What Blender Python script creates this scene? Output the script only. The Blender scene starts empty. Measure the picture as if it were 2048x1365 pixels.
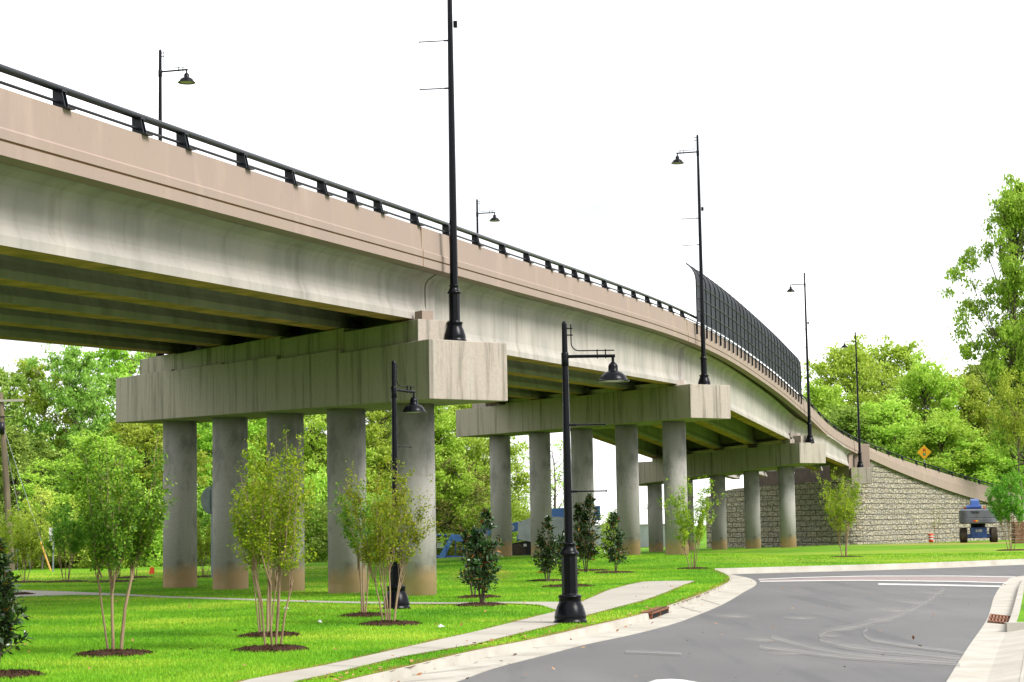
import bpy, math, random
import numpy as np
from mathutils import Vector
from mathutils.geometry import delaunay_2d_cdt
from math import sin, cos, pi, atan, radians, sqrt, atan2, exp

# ------------------------------------------------------------------ camera, sky, sun, exposure
F = 3800.0; PITCH = atan(373.5 / F); ROLL = -0.018; CAM = np.array([0, 0, 1.7])
sc = bpy.context.scene
col = sc.collection
cd = bpy.data.cameras.new('camera'); cam = bpy.data.objects.new('camera', cd); col.objects.link(cam)
cd.sensor_width = 36.0; cd.lens = F / 2048 * 36.0; cd.clip_end = 6000; cd.clip_start = 0.5
from mathutils import Matrix
cam.matrix_world = Matrix.Translation(Vector(CAM)) @ Matrix.Rotation(pi / 2 + PITCH, 4, 'X') @ Matrix.Rotation(ROLL, 4, 'Z')
sc.camera = cam
sc.view_settings.view_transform = 'Standard'; sc.view_settings.look = 'None'
sc.view_settings.exposure = 1.5; sc.view_settings.gamma = 1.0

SUN_EL, SUN_AZ = radians(44), radians(122)      # azimuth clockwise from +Y: right and behind the camera
w = bpy.data.worlds.new('World'); sc.world = w; w.use_nodes = True
nt = w.node_tree; nt.nodes.clear()
def N(nt, t, **k):
    n = nt.nodes.new(t)
    for a, b in k.items():
        if hasattr(n, a): setattr(n, a, b)
    return n
sky = N(nt, 'ShaderNodeTexSky'); sky.sky_type = 'NISHITA'; sky.sun_disc = False
sky.sun_elevation = SUN_EL; sky.sun_rotation = SUN_AZ
tc = N(nt, 'ShaderNodeTexCoord'); mp = N(nt, 'ShaderNodeMapping'); mp.inputs['Scale'].default_value = (1.3, 1.3, 3.0); mp.inputs['Location'].default_value = (.35, .2, .1)
nz = N(nt, 'ShaderNodeTexNoise'); nz.inputs['Scale'].default_value = 2.2; nz.inputs['Detail'].default_value = 3; nz.inputs['Roughness'].default_value = .5
cr = N(nt, 'ShaderNodeValToRGB'); cr.color_ramp.elements[0].position = .355; cr.color_ramp.elements[0].color = (.33, .331, .335, 1)
cr.color_ramp.elements[1].position = .72; cr.color_ramp.elements[1].color = (.95, .95, .955, 1)
mul = N(nt, 'ShaderNodeVectorMath'); mul.operation = 'SCALE'; mul.inputs[3].default_value = 0.1
mx = N(nt, 'ShaderNodeMix'); mx.data_type = 'RGBA'; mx.inputs[0].default_value = .92
bg = N(nt, 'ShaderNodeBackground'); bg.inputs[1].default_value = 1.0
ow = N(nt, 'ShaderNodeOutputWorld')
L = nt.links.new
L(tc.outputs['Generated'], mp.inputs[0]); L(mp.outputs[0], nz.inputs[0]); L(nz.outputs[0], cr.inputs[0])
L(sky.outputs[0], mul.inputs[0]); L(mul.outputs[0], mx.inputs[6]); L(cr.outputs[0], mx.inputs[7])
L(mx.outputs[2], bg.inputs[0]); L(bg.outputs[0], ow.inputs[0])
sl = bpy.data.lights.new('sun', 'SUN'); sl.energy = 2.3; sl.angle = radians(26); sl.color = (1, .975, .94)
so = bpy.data.objects.new('sun', sl); col.objects.link(so)
dvec = Vector((sin(SUN_AZ) * cos(SUN_EL), cos(SUN_AZ) * cos(SUN_EL), sin(SUN_EL)))
so.rotation_euler = dvec.to_track_quat('Z', 'Y').to_euler(); so.location = (20, -20, 60)

# ------------------------------------------------------------------ measuring helpers (photo pixel -> point of the place)
def ray(px, py):
    x = (px - 1024) / F; y = -(py - 682.5) / F; c, s = cos(ROLL), sin(ROLL)
    xr = c * x - s * y; yr = s * x + c * y
    d = np.array([xr, cos(PITCH) - yr * sin(PITCH), sin(PITCH) + yr * cos(PITCH)])
    return d / d[1]
def at(px, py, Y): return CAM + ray(px, py) * Y
def G(px, py, g=0.0):
    d = ray(px, py); return CAM + d * ((g - 1.7) / d[2])

# ------------------------------------------------------------------ mesh builder
class MB:
    def __init__(s): s.v = []; s.f = []; s.uv = None; s.sm = []
    def add(s, vs, fs, smooth=False):
        o = len(s.v); s.v += [tuple(map(float, p)) for p in vs]; s.f += [tuple(i + o for i in f) for f in fs]; s.sm += [smooth] * len(fs)
    def box(s, c, size, ax=(1, 0), tilt=None):
        """box centred on c; ax = plan direction of its x axis"""
        ux = np.array([ax[0], ax[1], 0.0]); ux /= np.linalg.norm(ux); uy = np.array([-ux[1], ux[0], 0]); uz = np.array([0, 0, 1.0])
        c = np.array(c, float); h = np.array(size) / 2
        vs = [c + ux * h[0] * a + uy * h[1] * b + uz * h[2] * d for d in (-1, 1) for a, b in ((-1, -1), (1, -1), (1, 1), (-1, 1))]
        s.add(vs, [(3, 2, 1, 0), (4, 5, 6, 7), (0, 1, 5, 4), (1, 2, 6, 5), (2, 3, 7, 6), (3, 0, 4, 7)])
    def hexa(s, b4, t4):
        s.add(list(b4) + list(t4), [(3, 2, 1, 0), (4, 5, 6, 7), (0, 1, 5, 4), (1, 2, 6, 5), (2, 3, 7, 6), (3, 0, 4, 7)])
    def tube(s, pts, rads, n=8, cap=True):
        pts = [np.array(p, float) for p in pts]
        if not hasattr(rads, '__len__'): rads = [rads] * len(pts)
        rings = []; ref = None
        for i, p in enumerate(pts):
            t = pts[min(i + 1, len(pts) - 1)] - pts[max(i - 1, 0)]; t = t / (np.linalg.norm(t) + 1e-9)
            if ref is None: ref = np.array([1, 0, 0]) if abs(t[0]) < .8 else np.array([0, 1, 0])
            a = ref - t * np.dot(ref, t); a /= np.linalg.norm(a); b = np.cross(t, a); ref = a
            rings.append([p + rads[i] * (cos(2 * pi * k / n) * a + sin(2 * pi * k / n) * b) for k in range(n)])
        vs = [q for r in rings for q in r]; fs = []
        for i in range(len(pts) - 1):
            for k in range(n):
                fs.append((i * n + k, i * n + (k + 1) % n, (i + 1) * n + (k + 1) % n, (i + 1) * n + k))
        s.add(vs, fs, True)
        if cap:
            s.add(rings[0], [tuple(reversed(range(n)))]); s.add(rings[-1], [tuple(range(n))])
    def lathe(s, prof, c=(0, 0, 0), n=20, flute=None, smooth=True, half=False):
        c = np.array(c, float); vs = []; fs = []
        for r, z in prof:
            for k in range(n):
                rr = r
                if flute and flute[0] <= z <= flute[1] and k % 2: rr = r * flute[2]
                vs.append(c + (rr * cos(2 * pi * k / n), rr * sin(2 * pi * k / n), z))
        for i in range(len(prof) - 1):
            for k in range(n):
                fs.append((i * n + k, i * n + (k + 1) % n, (i + 1) * n + (k + 1) % n, (i + 1) * n + k))
        s.add(vs, fs, smooth)
    def sweep(s, secs, closed=True, cap=True):
        """secs: list of rings (each a list of points)"""
        n = len(secs[0]); vs = [p for r in secs for p in r]; fs = []
        for i in range(len(secs) - 1):
            for k in range(n if closed else n - 1):
                fs.append((i * n + k, i * n + (k + 1) % n, (i + 1) * n + (k + 1) % n, (i + 1) * n + k))
        s.add(vs, fs)
        if cap and closed:
            s.add(secs[0], [tuple(reversed(range(n)))]); s.add(secs[-1], [tuple(range(n))])
    def quad(s, a, b, c, d): s.add([a, b, c, d], [(0, 1, 2, 3)])
    def build(s, name, mat, parent=None, loc=None, bevel=0):
        me = bpy.data.meshes.new(name); me.from_pydata(s.v, [], s.f)
        me.polygons.foreach_set('use_smooth', s.sm); me.materials.append(mat)
        if s.uv: s.uv(me)
        me.update()
        o = bpy.data.objects.new(name, me); col.objects.link(o)
        if loc is not None:
            o.location = loc
        if parent is not None: o.parent = parent
        if bevel:
            b = o.modifiers.new('bevel', 'BEVEL'); b.width = bevel; b.segments = 2; b.limit_method = 'ANGLE'; b.angle_limit = radians(40)
        return o
def npmesh(name, V, Fq, mat, parent=None, smooth=False):
    V = np.asarray(V, np.float32); Fq = np.asarray(Fq, np.int32); k = Fq.shape[1]
    me = bpy.data.meshes.new(name); me.vertices.add(len(V)); me.vertices.foreach_set('co', V.ravel())
    me.loops.add(Fq.size); me.loops.foreach_set('vertex_index', Fq.ravel())
    me.polygons.add(len(Fq)); me.polygons.foreach_set('loop_start', np.arange(0, Fq.size, k, dtype=np.int32))
    me.update(calc_edges=True); me.materials.append(mat)
    o = bpy.data.objects.new(name, me); col.objects.link(o)
    if parent is not None: o.parent = parent
    return o
def tag(o, label=None, cat=None, group=None, kind=None):
    if label: o['label'] = label
    if cat: o['category'] = cat
    if group: o['group'] = group
    if kind: o['kind'] = kind
    return o
def empty(name, loc=(0, 0, 0), rz=0, **k):
    o = bpy.data.objects.new(name, None); col.objects.link(o); o.location = loc; o.rotation_euler = (0, 0, rz)
    o.empty_display_size = .3
    return tag(o, **k)
def copy_tree(o, parent=None):
    c = o.copy(); col.objects.link(c); c.parent = parent
    for ch in list(o.children): copy_tree(ch, c)
    return c
def local(o, parent):       # a mesh built in world coordinates, hung on an empty that is not at the origin
    o.parent = parent; o.matrix_parent_inverse = Matrix.Translation(Vector(parent.location)).inverted() if parent.rotation_euler.z == 0 else (Matrix.Translation(Vector(parent.location)) @ Matrix.Rotation(parent.rotation_euler.z, 4, 'Z')).inverted()
    return o

# ------------------------------------------------------------------ materials
ALB = .6
def sc3(c, a=None): return tuple(x * (ALB if a is None else a) for x in c)
def mat(name, color, rough=.8, metal=0, spec=.18, var=None, bump=None, extra=None, coat=0):
    color = sc3(color)
    m = bpy.data.materials.new(name); m.use_nodes = True; nt = m.node_tree; b = nt.nodes['Principled BSDF']
    b.inputs['Base Color'].default_value = (*color, 1); b.inputs['Roughness'].default_value = rough
    b.inputs['Metallic'].default_value = metal; b.inputs['Specular IOR Level'].default_value = spec
    b.inputs['Coat Weight'].default_value = coat
    if var: # (color2, scale, lo, hi, stretch)
        tc = N(nt, 'ShaderNodeTexCoord'); mp = N(nt, 'ShaderNodeMapping'); mp.inputs['Scale'].default_value = var[4] if len(var) > 4 else (1, 1, 1)
        n = N(nt, 'ShaderNodeTexNoise'); n.inputs['Scale'].default_value = var[1]; n.inputs['Detail'].default_value = 6; n.inputs['Roughness'].default_value = .6
        r = N(nt, 'ShaderNodeMapRange'); r.inputs[1].default_value = var[2]; r.inputs[2].default_value = var[3]
        mx = N(nt, 'ShaderNodeMix'); mx.data_type = 'RGBA'; mx.inputs[6].default_value = (*color, 1); mx.inputs[7].default_value = (*sc3(var[0]), 1)
        l = nt.links.new; l(tc.outputs['Object'], mp.inputs[0]); l(mp.outputs[0], n.inputs[0]); l(n.outputs[0], r.inputs[0]); l(r.outputs[0], mx.inputs[0]); l(mx.outputs[2], b.inputs['Base Color'])
    if bump: # (scale, strength, distance)
        tc = N(nt, 'ShaderNodeTexCoord'); n = N(nt, 'ShaderNodeTexNoise'); n.inputs['Scale'].default_value = bump[0]; n.inputs['Detail'].default_value = 5
        bp = N(nt, 'ShaderNodeBump'); bp.inputs['Strength'].default_value = bump[1]; bp.inputs['Distance'].default_value = bump[2]
        l = nt.links.new; l(tc.outputs['Object'], n.inputs[0]); l(n.outputs[0], bp.inputs['Height']); l(bp.outputs[0], b.inputs['Normal'])
    if extra: extra(m, nt, b)
    return m
def mixin(nt, b, fac_socket, color, blend='MIX', fac=None):
    """put a colour over what feeds Base Color"""
    mx = N(nt, 'ShaderNodeMix'); mx.data_type = 'RGBA'; mx.blend_type = blend
    src = b.inputs['Base Color'].links[0].from_socket if b.inputs['Base Color'].links else None
    if src: nt.links.new(src, mx.inputs[6])
    else: mx.inputs[6].default_value = b.inputs['Base Color'].default_value
    mx.inputs[7].default_value = (*sc3(color), 1)
    if fac_socket is not None: nt.links.new(fac_socket, mx.inputs[0])
    nt.links.new(mx.outputs[2], b.inputs['Base Color'])
def nmath(nt, op, a, b=None):
    n = N(nt, 'ShaderNodeMath'); n.operation = op
    for i, v in enumerate((a, b)):
        if v is None: continue
        if isinstance(v, (int, float)): n.inputs[i].default_value = v
        else: nt.links.new(v, n.inputs[i])
    return n.outputs[0]
def noise(nt, scale, stretch=(1, 1, 1), detail=5, coord='Object', rough=.6):
    tc = N(nt, 'ShaderNodeTexCoord'); mp = N(nt, 'ShaderNodeMapping'); mp.inputs['Scale'].default_value = stretch
    n = N(nt, 'ShaderNodeTexNoise'); n.inputs['Scale'].default_value = scale; n.inputs['Detail'].default_value = detail; n.inputs['Roughness'].default_value = rough
    nt.links.new(tc.outputs[coord], mp.inputs[0]); nt.links.new(mp.outputs[0], n.inputs[0]); return n.outputs[0]
def mrange(nt, s, lo, hi, a=0., b=1.):
    r = N(nt, 'ShaderNodeMapRange'); r.inputs[1].default_value = lo; r.inputs[2].default_value = hi; r.inputs[3].default_value = a; r.inputs[4].default_value = b
    nt.links.new(s, r.inputs[0]); return r.outputs[0]

def streaks(amount):
    def ex(m, nt, b):
        s = noise(nt, 1.5, (2.4, 2.4, .13), 8, rough=.7); mixin(nt, b, mrange(nt, s, .5, .68, 0, amount), (.10, .095, .065))
        s = noise(nt, 1.7, (3.5, 3.5, .12), 5); mixin(nt, b, mrange(nt, s, .55, .75, 0, .45 * amount + .12), (.62, .60, .52))
        s = noise(nt, 14, (1, 1, 1), 6); mixin(nt, b, mrange(nt, s, .35, .75, 0, .25), (.2, .2, .18))
    return ex
M = {}
M['cap'] = mat('cap_concrete', (.54, .465, .395), .85, extra=streaks(.8), bump=(6, .25, .03))
M['girder'] = mat('girder_concrete', (.60, .545, .49), .85, var=((.42, .40, .36), .8, .35, .7, (1, 1, .5)), bump=(5, .2, .02),
                  extra=lambda m, nt, b: (mixin(nt, b, mrange(nt, noise(nt, 1.2, (1.6, 1.6, .25), 6), .52, .72, 0, .45), (.22, .205, .165)),
                                          mixin(nt, b, mrange(nt, noise(nt, 9, (2, 2, .3), 3), .68, .74, 0, .5), (.12, .11, .08))))
def colstain(m, nt, b):
    streaks(.18)(m, nt, b)
    mixin(nt, b, mrange(nt, noise(nt, .9, (1, 1, .6), 4), .5, .62, 0, .75), (.20, .195, .185))
    tc = N(nt, 'ShaderNodeTexCoord'); sp = N(nt, 'ShaderNodeSeparateXYZ'); nt.links.new(tc.outputs['Object'], sp.inputs[0])
    nn = noise(nt, 1.6, (1, 1, .5), 4); z = nmath(nt, 'SUBTRACT', sp.outputs[2], nmath(nt, 'MULTIPLY', nn, .9))
    mixin(nt, b, mrange(nt, z, .35, -.05, 0, .75), (.90, .55, .30))
    z2 = nmath(nt, 'PINGPONG', sp.outputs[2], 1.25); mixin(nt, b, mrange(nt, z2, .012, .0, 0, .3), (.18, .18, .17))
M['column'] = mat('column_concrete', (.52, .49, .455), .8, extra=colstain, bump=(7, .2, .02))
M['parapet'] = mat('parapet_tan_coating', (.415, .322, .258), .85, var=((.40, .305, .265), .7, .35, .7, (1, 1, .7)), bump=(40, .12, .01),
                   extra=lambda m, nt, b: (mixin(nt, b, mrange(nt, noise(nt, 1.1, (1.2, 1.2, .35), 6), .55, .75, 0, .35), (.60, .47, .38)),
                                           mixin(nt, b, mrange(nt, noise(nt, 7, (1, 1, 1), 6), .62, .72, 0, .25), (.3, .21, .15))))
M['groove'] = mat('groove_stain', (.28, .16, .075), .9)
M['soffit'] = mat('warm_bounce_soffit', (.95, .46, .24), .85, var=((.28, .18, .09), 1.2, .35, .7, (1, 1, .5)))  # warm bounced light painted into the colour of the girder undersides
M['deck'] = mat('shaded_deck_form', (.14, .11, .085), .9, var=((.09, .075, .06), 2, .4, .7))  # deck forms, shade of the girder bays put into their dark colour
M['metal'] = mat('black_painted_steel', (.006, .007, .012), .36, spec=.25, bump=(30, .06, .005), var=((.012, .013, .018), 2, .35, .7))
M['metal_lamp'] = mat('black_lamp_paint', (.003, .0035, .006), .27, spec=.13, bump=(18, .12, .006), var=((.006, .006, .009), 6, .4, .75))
M['lens'] = mat('frosted_lens', (.8, .76, .66), .35)
M['asphalt'] = mat('asphalt', (.175, .172, .172), .85, var=((.23, .228, .225), .16, .35, .65, (1, .5, 1)), bump=(160, .35, .01),
                   extra=lambda m, nt, b: (mixin(nt, b, mrange(nt, noise(nt, .35, (1, .35, 1), 5), .55, .72, 0, .38), (.30, .29, .28)),
                                           mixin(nt, b, mrange(nt, noise(nt, 90, (1, 1, 1), 2), .4, .7, 0, .35), (.07, .07, .08)),
                                           mixin(nt, b, mrange(nt, noise(nt, .5, (2.4, .15, 1), 3), .56, .66, 0, .3), (.09, .09, .10))))
M['kerb'] = mat('kerb_concrete', (.60, .57, .50), .9, var=((.45, .41, .34), 1.4, .4, .75), bump=(60, .25, .008),
                extra=lambda m, nt, b: mixin(nt, b, mrange(nt, noise(nt, 16, (1, 1, 1), 4), .62, .72, 0, .4), (.3, .22, .14)))
M['walk'] = mat('sidewalk_concrete', (.57, .535, .465), .9, var=((.47, .43, .37), .6, .35, .7), bump=(60, .2, .006))
M['joint'] = mat('joint_dark', (.16, .14, .11), .9)
M['rust'] = mat('rusted_iron', (.17, .065, .03), .85, var=((.33, .14, .07), 9, .4, .65), bump=(40, .4, .01))
M['rustdark'] = mat('dark_rust', (.06, .02, .008), .9); M['ruststeel'] = mat('rusty_bars', (.42, .20, .12), .85, var=((.3, .12, .06), 9, .4, .65))
M['void'] = mat('dark_recess', (.012, .01, .009), .9)
M['paint'] = mat('white_road_paint', (.74, .73, .70), .8, var=((.5, .49, .47), 5, .5, .75))
M['brick_walk'] = mat('crossing_pavers', (.40, .32, .30), .85, var=((.32, .25, .24), 3, .4, .7))
def semi(name, color, a):
    def ex(m, nt, b):
        f = mrange(nt, noise(nt, .8, (1, 1, 1), 3), .25, .6, .25 * a, a); nt.links.new(f, b.inputs['Alpha'])
    return mat(name, color, .9, extra=ex)
M['dust'] = semi('dust_trace', (.42, .41, .39), .7)
M['dustw'] = semi('soft_dust_trace', (.42, .41, .39), .36)
M['bark'] = mat('bark', (.12, .09, .065), .9, var=((.2, .16, .12), 8, .4, .7, (1, 1, .2)), bump=(25, .5, .02))
M['barkgrey'] = mat('grey_bark', (.20, .17, .135), .9, var=((.1, .085, .07), 4, .4, .7, (1, 1, .2)), bump=(20, .5, .02))
M['stem'] = mat('smooth_tan_bark', (.42, .30, .18), .7, var=((.22, .13, .075), 6, .45, .7, (1, 1, .35)), bump=(30, .2, .006))
M['mulch'] = mat('mulch', (.10, .045, .022), .95, var=((.045, .02, .012), 22, .4, .65), bump=(35, 1, .06))
def leafmat(name, c1, c2, c3, trans=.35, rough=.5, spec=.2, big=.0, alb=.88, mixr=(.6, .75, .17)):
    c1, c2, c3 = sc3(c1, alb), sc3(c2, alb), sc3(c3, alb)
    m = bpy.data.materials.new(name); m.use_nodes = True; nt = m.node_tree; b = nt.nodes['Principled BSDF']; out = nt.nodes['Material Output']
    g = N(nt, 'ShaderNodeNewGeometry'); r = N(nt, 'ShaderNodeValToRGB')
    r.color_ramp.elements[0].position = 0; r.color_ramp.elements[0].color = (*c1, 1)
    r.color_ramp.elements[1].position = 1; r.color_ramp.elements[1].color = (*c3, 1)
    e = r.color_ramp.elements.new(.55); e.color = (*c2, 1)
    oi = N(nt, 'ShaderNodeObjectInfo')
    s = noise(nt, big or 1.2, (1, 1, 1), 3)
    v = nmath(nt, 'ADD', nmath(nt, 'MULTIPLY', g.outputs['Random Per Island'], mixr[0]), nmath(nt, 'MULTIPLY', s, mixr[1]))
    v = nmath(nt, 'SUBTRACT', v, mixr[2])
    nt.links.new(v, r.inputs[0])
    hs = N(nt, 'ShaderNodeHueSaturation'); nt.links.new(r.outputs[0], hs.inputs['Color'])
    nt.links.new(mrange(nt, oi.outputs['Random'], 0, 1, .475, .515), hs.inputs['Hue']); nt.links.new(mrange(nt, oi.outputs['Random'], 0, 1, .78, 1.25), hs.inputs['Value'])
    nt.links.new(hs.outputs[0], b.inputs['Base Color']); b.inputs['Roughness'].default_value = rough; b.inputs['Specular IOR Level'].default_value = spec
    if trans:
        t = N(nt, 'ShaderNodeBsdfTranslucent'); nt.links.new(hs.outputs[0], t.inputs[0]); ms = N(nt, 'ShaderNodeMixShader'); ms.inputs[0].default_value = trans
        nt.links.new(b.outputs[0], ms.inputs[1]); nt.links.new(t.outputs[0], ms.inputs[2]); nt.links.new(ms.outputs[0], out.inputs[0])
    return m
M['leafA'] = leafmat('woodland_leaf', (.22, .36, .03), (.42, .62, .07), (.72, .84, .22), trans=.5, big=.35)
M['leafB'] = leafmat('dark_leaf', (.12, .23, .03), (.28, .46, .07), (.56, .72, .18), trans=.48, big=.35)
M['leafY'] = leafmat('yellow_leaf', (.24, .30, .04), (.48, .54, .07), (.66, .66, .18), trans=.45, big=.35)
M['leafY2'] = leafmat('olive_yellow_leaf', (.14, .22, .02), (.34, .42, .04), (.55, .55, .08), trans=.4, big=.35)
M['leafO'] = leafmat('oak_leaf', (.16, .27, .03), (.32, .48, .05), (.58, .70, .12), trans=.46, big=.25)
M['leafbrush'] = leafmat('brush_leaf', (.13, .13, .045), (.27, .30, .07), (.42, .44, .10), trans=.4, big=.35)
M['crape'] = leafmat('crape_leaf', (.07, .17, .01), (.24, .37, .015), (.60, .63, .04), trans=.45, big=1.5)
M['craped'] = leafmat('crape_leaf_dark', (.035, .15, .012), (.12, .32, .022), (.36, .54, .045), trans=.4, big=1.5)
M['magn'] = leafmat('magnolia_leaf', alb=.7, c1=(.010, .035, .010), c2=(.032, .085, .022), c3=(.10, .18, .045), trans=.05, rough=.22, spec=.6, big=3)
M['magb'] = leafmat('magnolia_leaf_brown', (.18, .06, .015), (.30, .12, .02), (.42, .28, .05), trans=.1, rough=.5)
M['grass'] = leafmat('grass_blade', alb=.78, mixr=(.38, 2.1, .72), c1=(.05, .22, .006), c2=(.20, .47, .014), c3=(.55, .66, .06), trans=.3, rough=.6, big=.22)
def lawnx(m, nt, b):
    mixin(nt, b, mrange(nt, noise(nt, .35, (1, 1, 1), 4), .42, .66, 0, .75), (.08, .26, .010))
    mixin(nt, b, mrange(nt, noise(nt, .16, (1, 1, 1), 4), .54, .68, 0, .7), (.36, .40, .05))
    mixin(nt, b, mrange(nt, noise(nt, 30, (1, 1, 1), 5), .4, .7, 0, .6), (.045, .15, .006))
    # worn clay patch at the field's far left and beside the first pier
    tc = N(nt, 'ShaderNodeTexCoord'); sp = N(nt, 'ShaderNodeSeparateXYZ'); nt.links.new(tc.outputs['Object'], sp.inputs[0])
    n2 = noise(nt, .5, (1, 1, 1), 5)
    for (cx, cy, rx, ry, cc) in ((-13.5, 84, 7, 8, (.55, .42, .20)), (-1.2, 68, 1.2, 9, (.36, .22, .07)), (33, 140, 14, 12, (.42, .36, .10)), (-20, 80, 12, 13, (.42, .45, .07)), (24, 96, 14, 14, (.32, .46, .04)), (16, 82, 9, 7, (.36, .46, .05))):
        dx = nmath(nt, 'DIVIDE', nmath(nt, 'SUBTRACT', sp.outputs[0], cx), rx); dy = nmath(nt, 'DIVIDE', nmath(nt, 'SUBTRACT', sp.outputs[1], cy), ry)
        d = nmath(nt, 'ADD', nmath(nt, 'MULTIPLY', dx, dx), nmath(nt, 'MULTIPLY', dy, dy)); d = nmath(nt, 'ADD', d, n2)
        mixin(nt, b, mrange(nt, d, 1.7, .8, 0, .8), cc)
M['lawn'] = mat('lawn', (.22, .47, .016), .9, extra=lawnx, bump=(25, .8, .04), spec=.1)
def stonex(m, nt, b):
    uv = N(nt, 'ShaderNodeTexCoord'); l = nt.links.new
    dn = N(nt, 'ShaderNodeTexNoise'); dn.inputs['Scale'].default_value = 1.3; l(uv.outputs['UV'], dn.inputs[0])
    br = N(nt, 'ShaderNodeTexBrick'); br.inputs['Scale'].default_value = 1; br.inputs['Brick Width'].default_value = 1.17; br.inputs['Row Height'].default_value = .457
    br.inputs['Mortar Size'].default_value = .032; br.inputs['Mortar Smooth'].default_value = .25; br.offset = .5
    br.inputs['Color1'].default_value = (.40, .345, .262, 1); br.inputs['Color2'].default_value = (.29, .255, .198, 1); br.inputs['Mortar'].default_value = (.02, .016, .011, 1); br.inputs['Bias'].default_value = -.1
    l(uv.outputs['UV'], br.inputs[0])
    # irregular hewn joints inside the blocks
    mp = N(nt, 'ShaderNodeMapping'); mp.inputs['Scale'].default_value = (1.5, 3.2, 1); l(uv.outputs['UV'], mp.inputs[0])
    ad = N(nt, 'ShaderNodeVectorMath'); ad.operation = 'ADD'; l(mp.outputs[0], ad.inputs[0]); l(dn.outputs['Color'], ad.inputs[1])
    vo = N(nt, 'ShaderNodeTexVoronoi'); vo.feature = 'DISTANCE_TO_EDGE'; vo.inputs['Scale'].default_value = 1.1; l(ad.outputs[0], vo.inputs[0])
    vc = N(nt, 'ShaderNodeTexVoronoi'); vc.inputs['Scale'].default_value = 1.1; l(ad.outputs[0], vc.inputs[0])
    n1 = N(nt, 'ShaderNodeTexNoise'); n1.inputs['Scale'].default_value = 5; n1.inputs['Detail'].default_value = 6; l(uv.outputs['UV'], n1.inputs[0])
    l(br.outputs[0], b.inputs['Base Color'])
    sp = N(nt, 'ShaderNodeSeparateColor'); l(vc.outputs['Color'], sp.inputs[0])
    mixin(nt, b, mrange(nt, sp.outputs[0], 0, 1, 0, .4), (.46, .45, .43))
    mixin(nt, b, mrange(nt, sp.outputs[1], .7, 1, 0, .35), (.46, .36, .22))
    mixin(nt, b, mrange(nt, vo.outputs[0], .05, .0, 0, .85), (.05, .04, .028))
    mixin(nt, b, mrange(nt, n1.outputs[0], .5, .66, 0, .75), (.15, .125, .085))
    inv = nmath(nt, 'SUBTRACT', 1.0, br.outputs['Fac'])
    h = nmath(nt, 'ADD', nmath(nt, 'MULTIPLY', inv, .6), nmath(nt, 'MULTIPLY', mrange(nt, vo.outputs[0], 0, .12), .35)); h = nmath(nt, 'ADD', h, nmath(nt, 'MULTIPLY', n1.outputs[0], 1.1))
    bp = N(nt, 'ShaderNodeBump'); bp.inputs['Strength'].default_value = 1; bp.inputs['Distance'].default_value = .16; l(h, bp.inputs['Height']); l(bp.outputs[0], b.inputs['Normal'])
M['stone'] = mat('split_face_stone', (.4, .37, .3), .95, extra=stonex)
def meshx(m, nt, b): b.inputs['Alpha'].default_value = .995
M['screen'] = mat('dark_wire_mesh', (.010, .014, .020), .6, extra=meshx, var=((.035, .042, .055), .9, .4, .7))
M['blue'] = mat('machine_blue', (.015, .06, .30), .4, spec=.5, var=((.03, .13, .45), 2, .4, .7))
M['bluelt'] = mat('machine_blue_panel', (.10, .26, .62), .45, spec=.5, var=((.05, .17, .5), 1, .4, .7))
M['mgrey'] = mat('machine_grey', (.17, .18, .21), .5, var=((.11, .12, .14), 2, .45, .7))
M['mwhite'] = mat('machine_light_grey', (.55, .57, .60), .5, var=((.4, .42, .45), 2, .4, .7))
M['tyre'] = mat('tyre', (.045, .036, .028), .9, bump=(20, .5, .02), var=((.1, .075, .05), 4, .4, .7))
M['orange'] = mat('orange_plastic', (.75, .11, .03), .5, var=((.6, .07, .02), 6, .4, .7))
M['white'] = mat('white_paint', (.75, .75, .75), .5, var=((.6, .6, .62), 5, .5, .7))
M['yellow'] = mat('sign_yellow_orange', (.85, .42, .01), .5)
M['black'] = mat('sign_black', (.02, .02, .02), .5)
M['red'] = mat('sign_red', (.65, .06, .03), .5)
M['green'] = mat('sign_green', (.03, .38, .20), .5)
M['guard'] = mat('yellow_guard', (.8, .42, .02), .5)
M['wood'] = mat('weathered_pole_wood', (.24, .19, .13), .9, var=((.13, .10, .07), 5, .4, .7, (1, 1, .12)), bump=(20, .4, .01))
M['crossarm'] = mat('grey_crossarm_wood', (.45, .42, .36), .9)
M['alu'] = mat('sign_back_aluminium', (.30, .35, .36), .5, metal=.3, var=((.2, .25, .26), 3, .4, .7))
M['galv'] = mat('galvanised_post', (.33, .37, .40), .5, metal=.4)
M['paper'] = mat('litter_white', (.75, .75, .72), .7)
M['greywall'] = mat('pale_block_wall', (.52, .55, .55), .9, var=((.42, .45, .44), .8, .4, .7), bump=(5, .3, .02))
M['glass'] = mat('signal_glass', (.6, .12, .03), .3)

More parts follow.
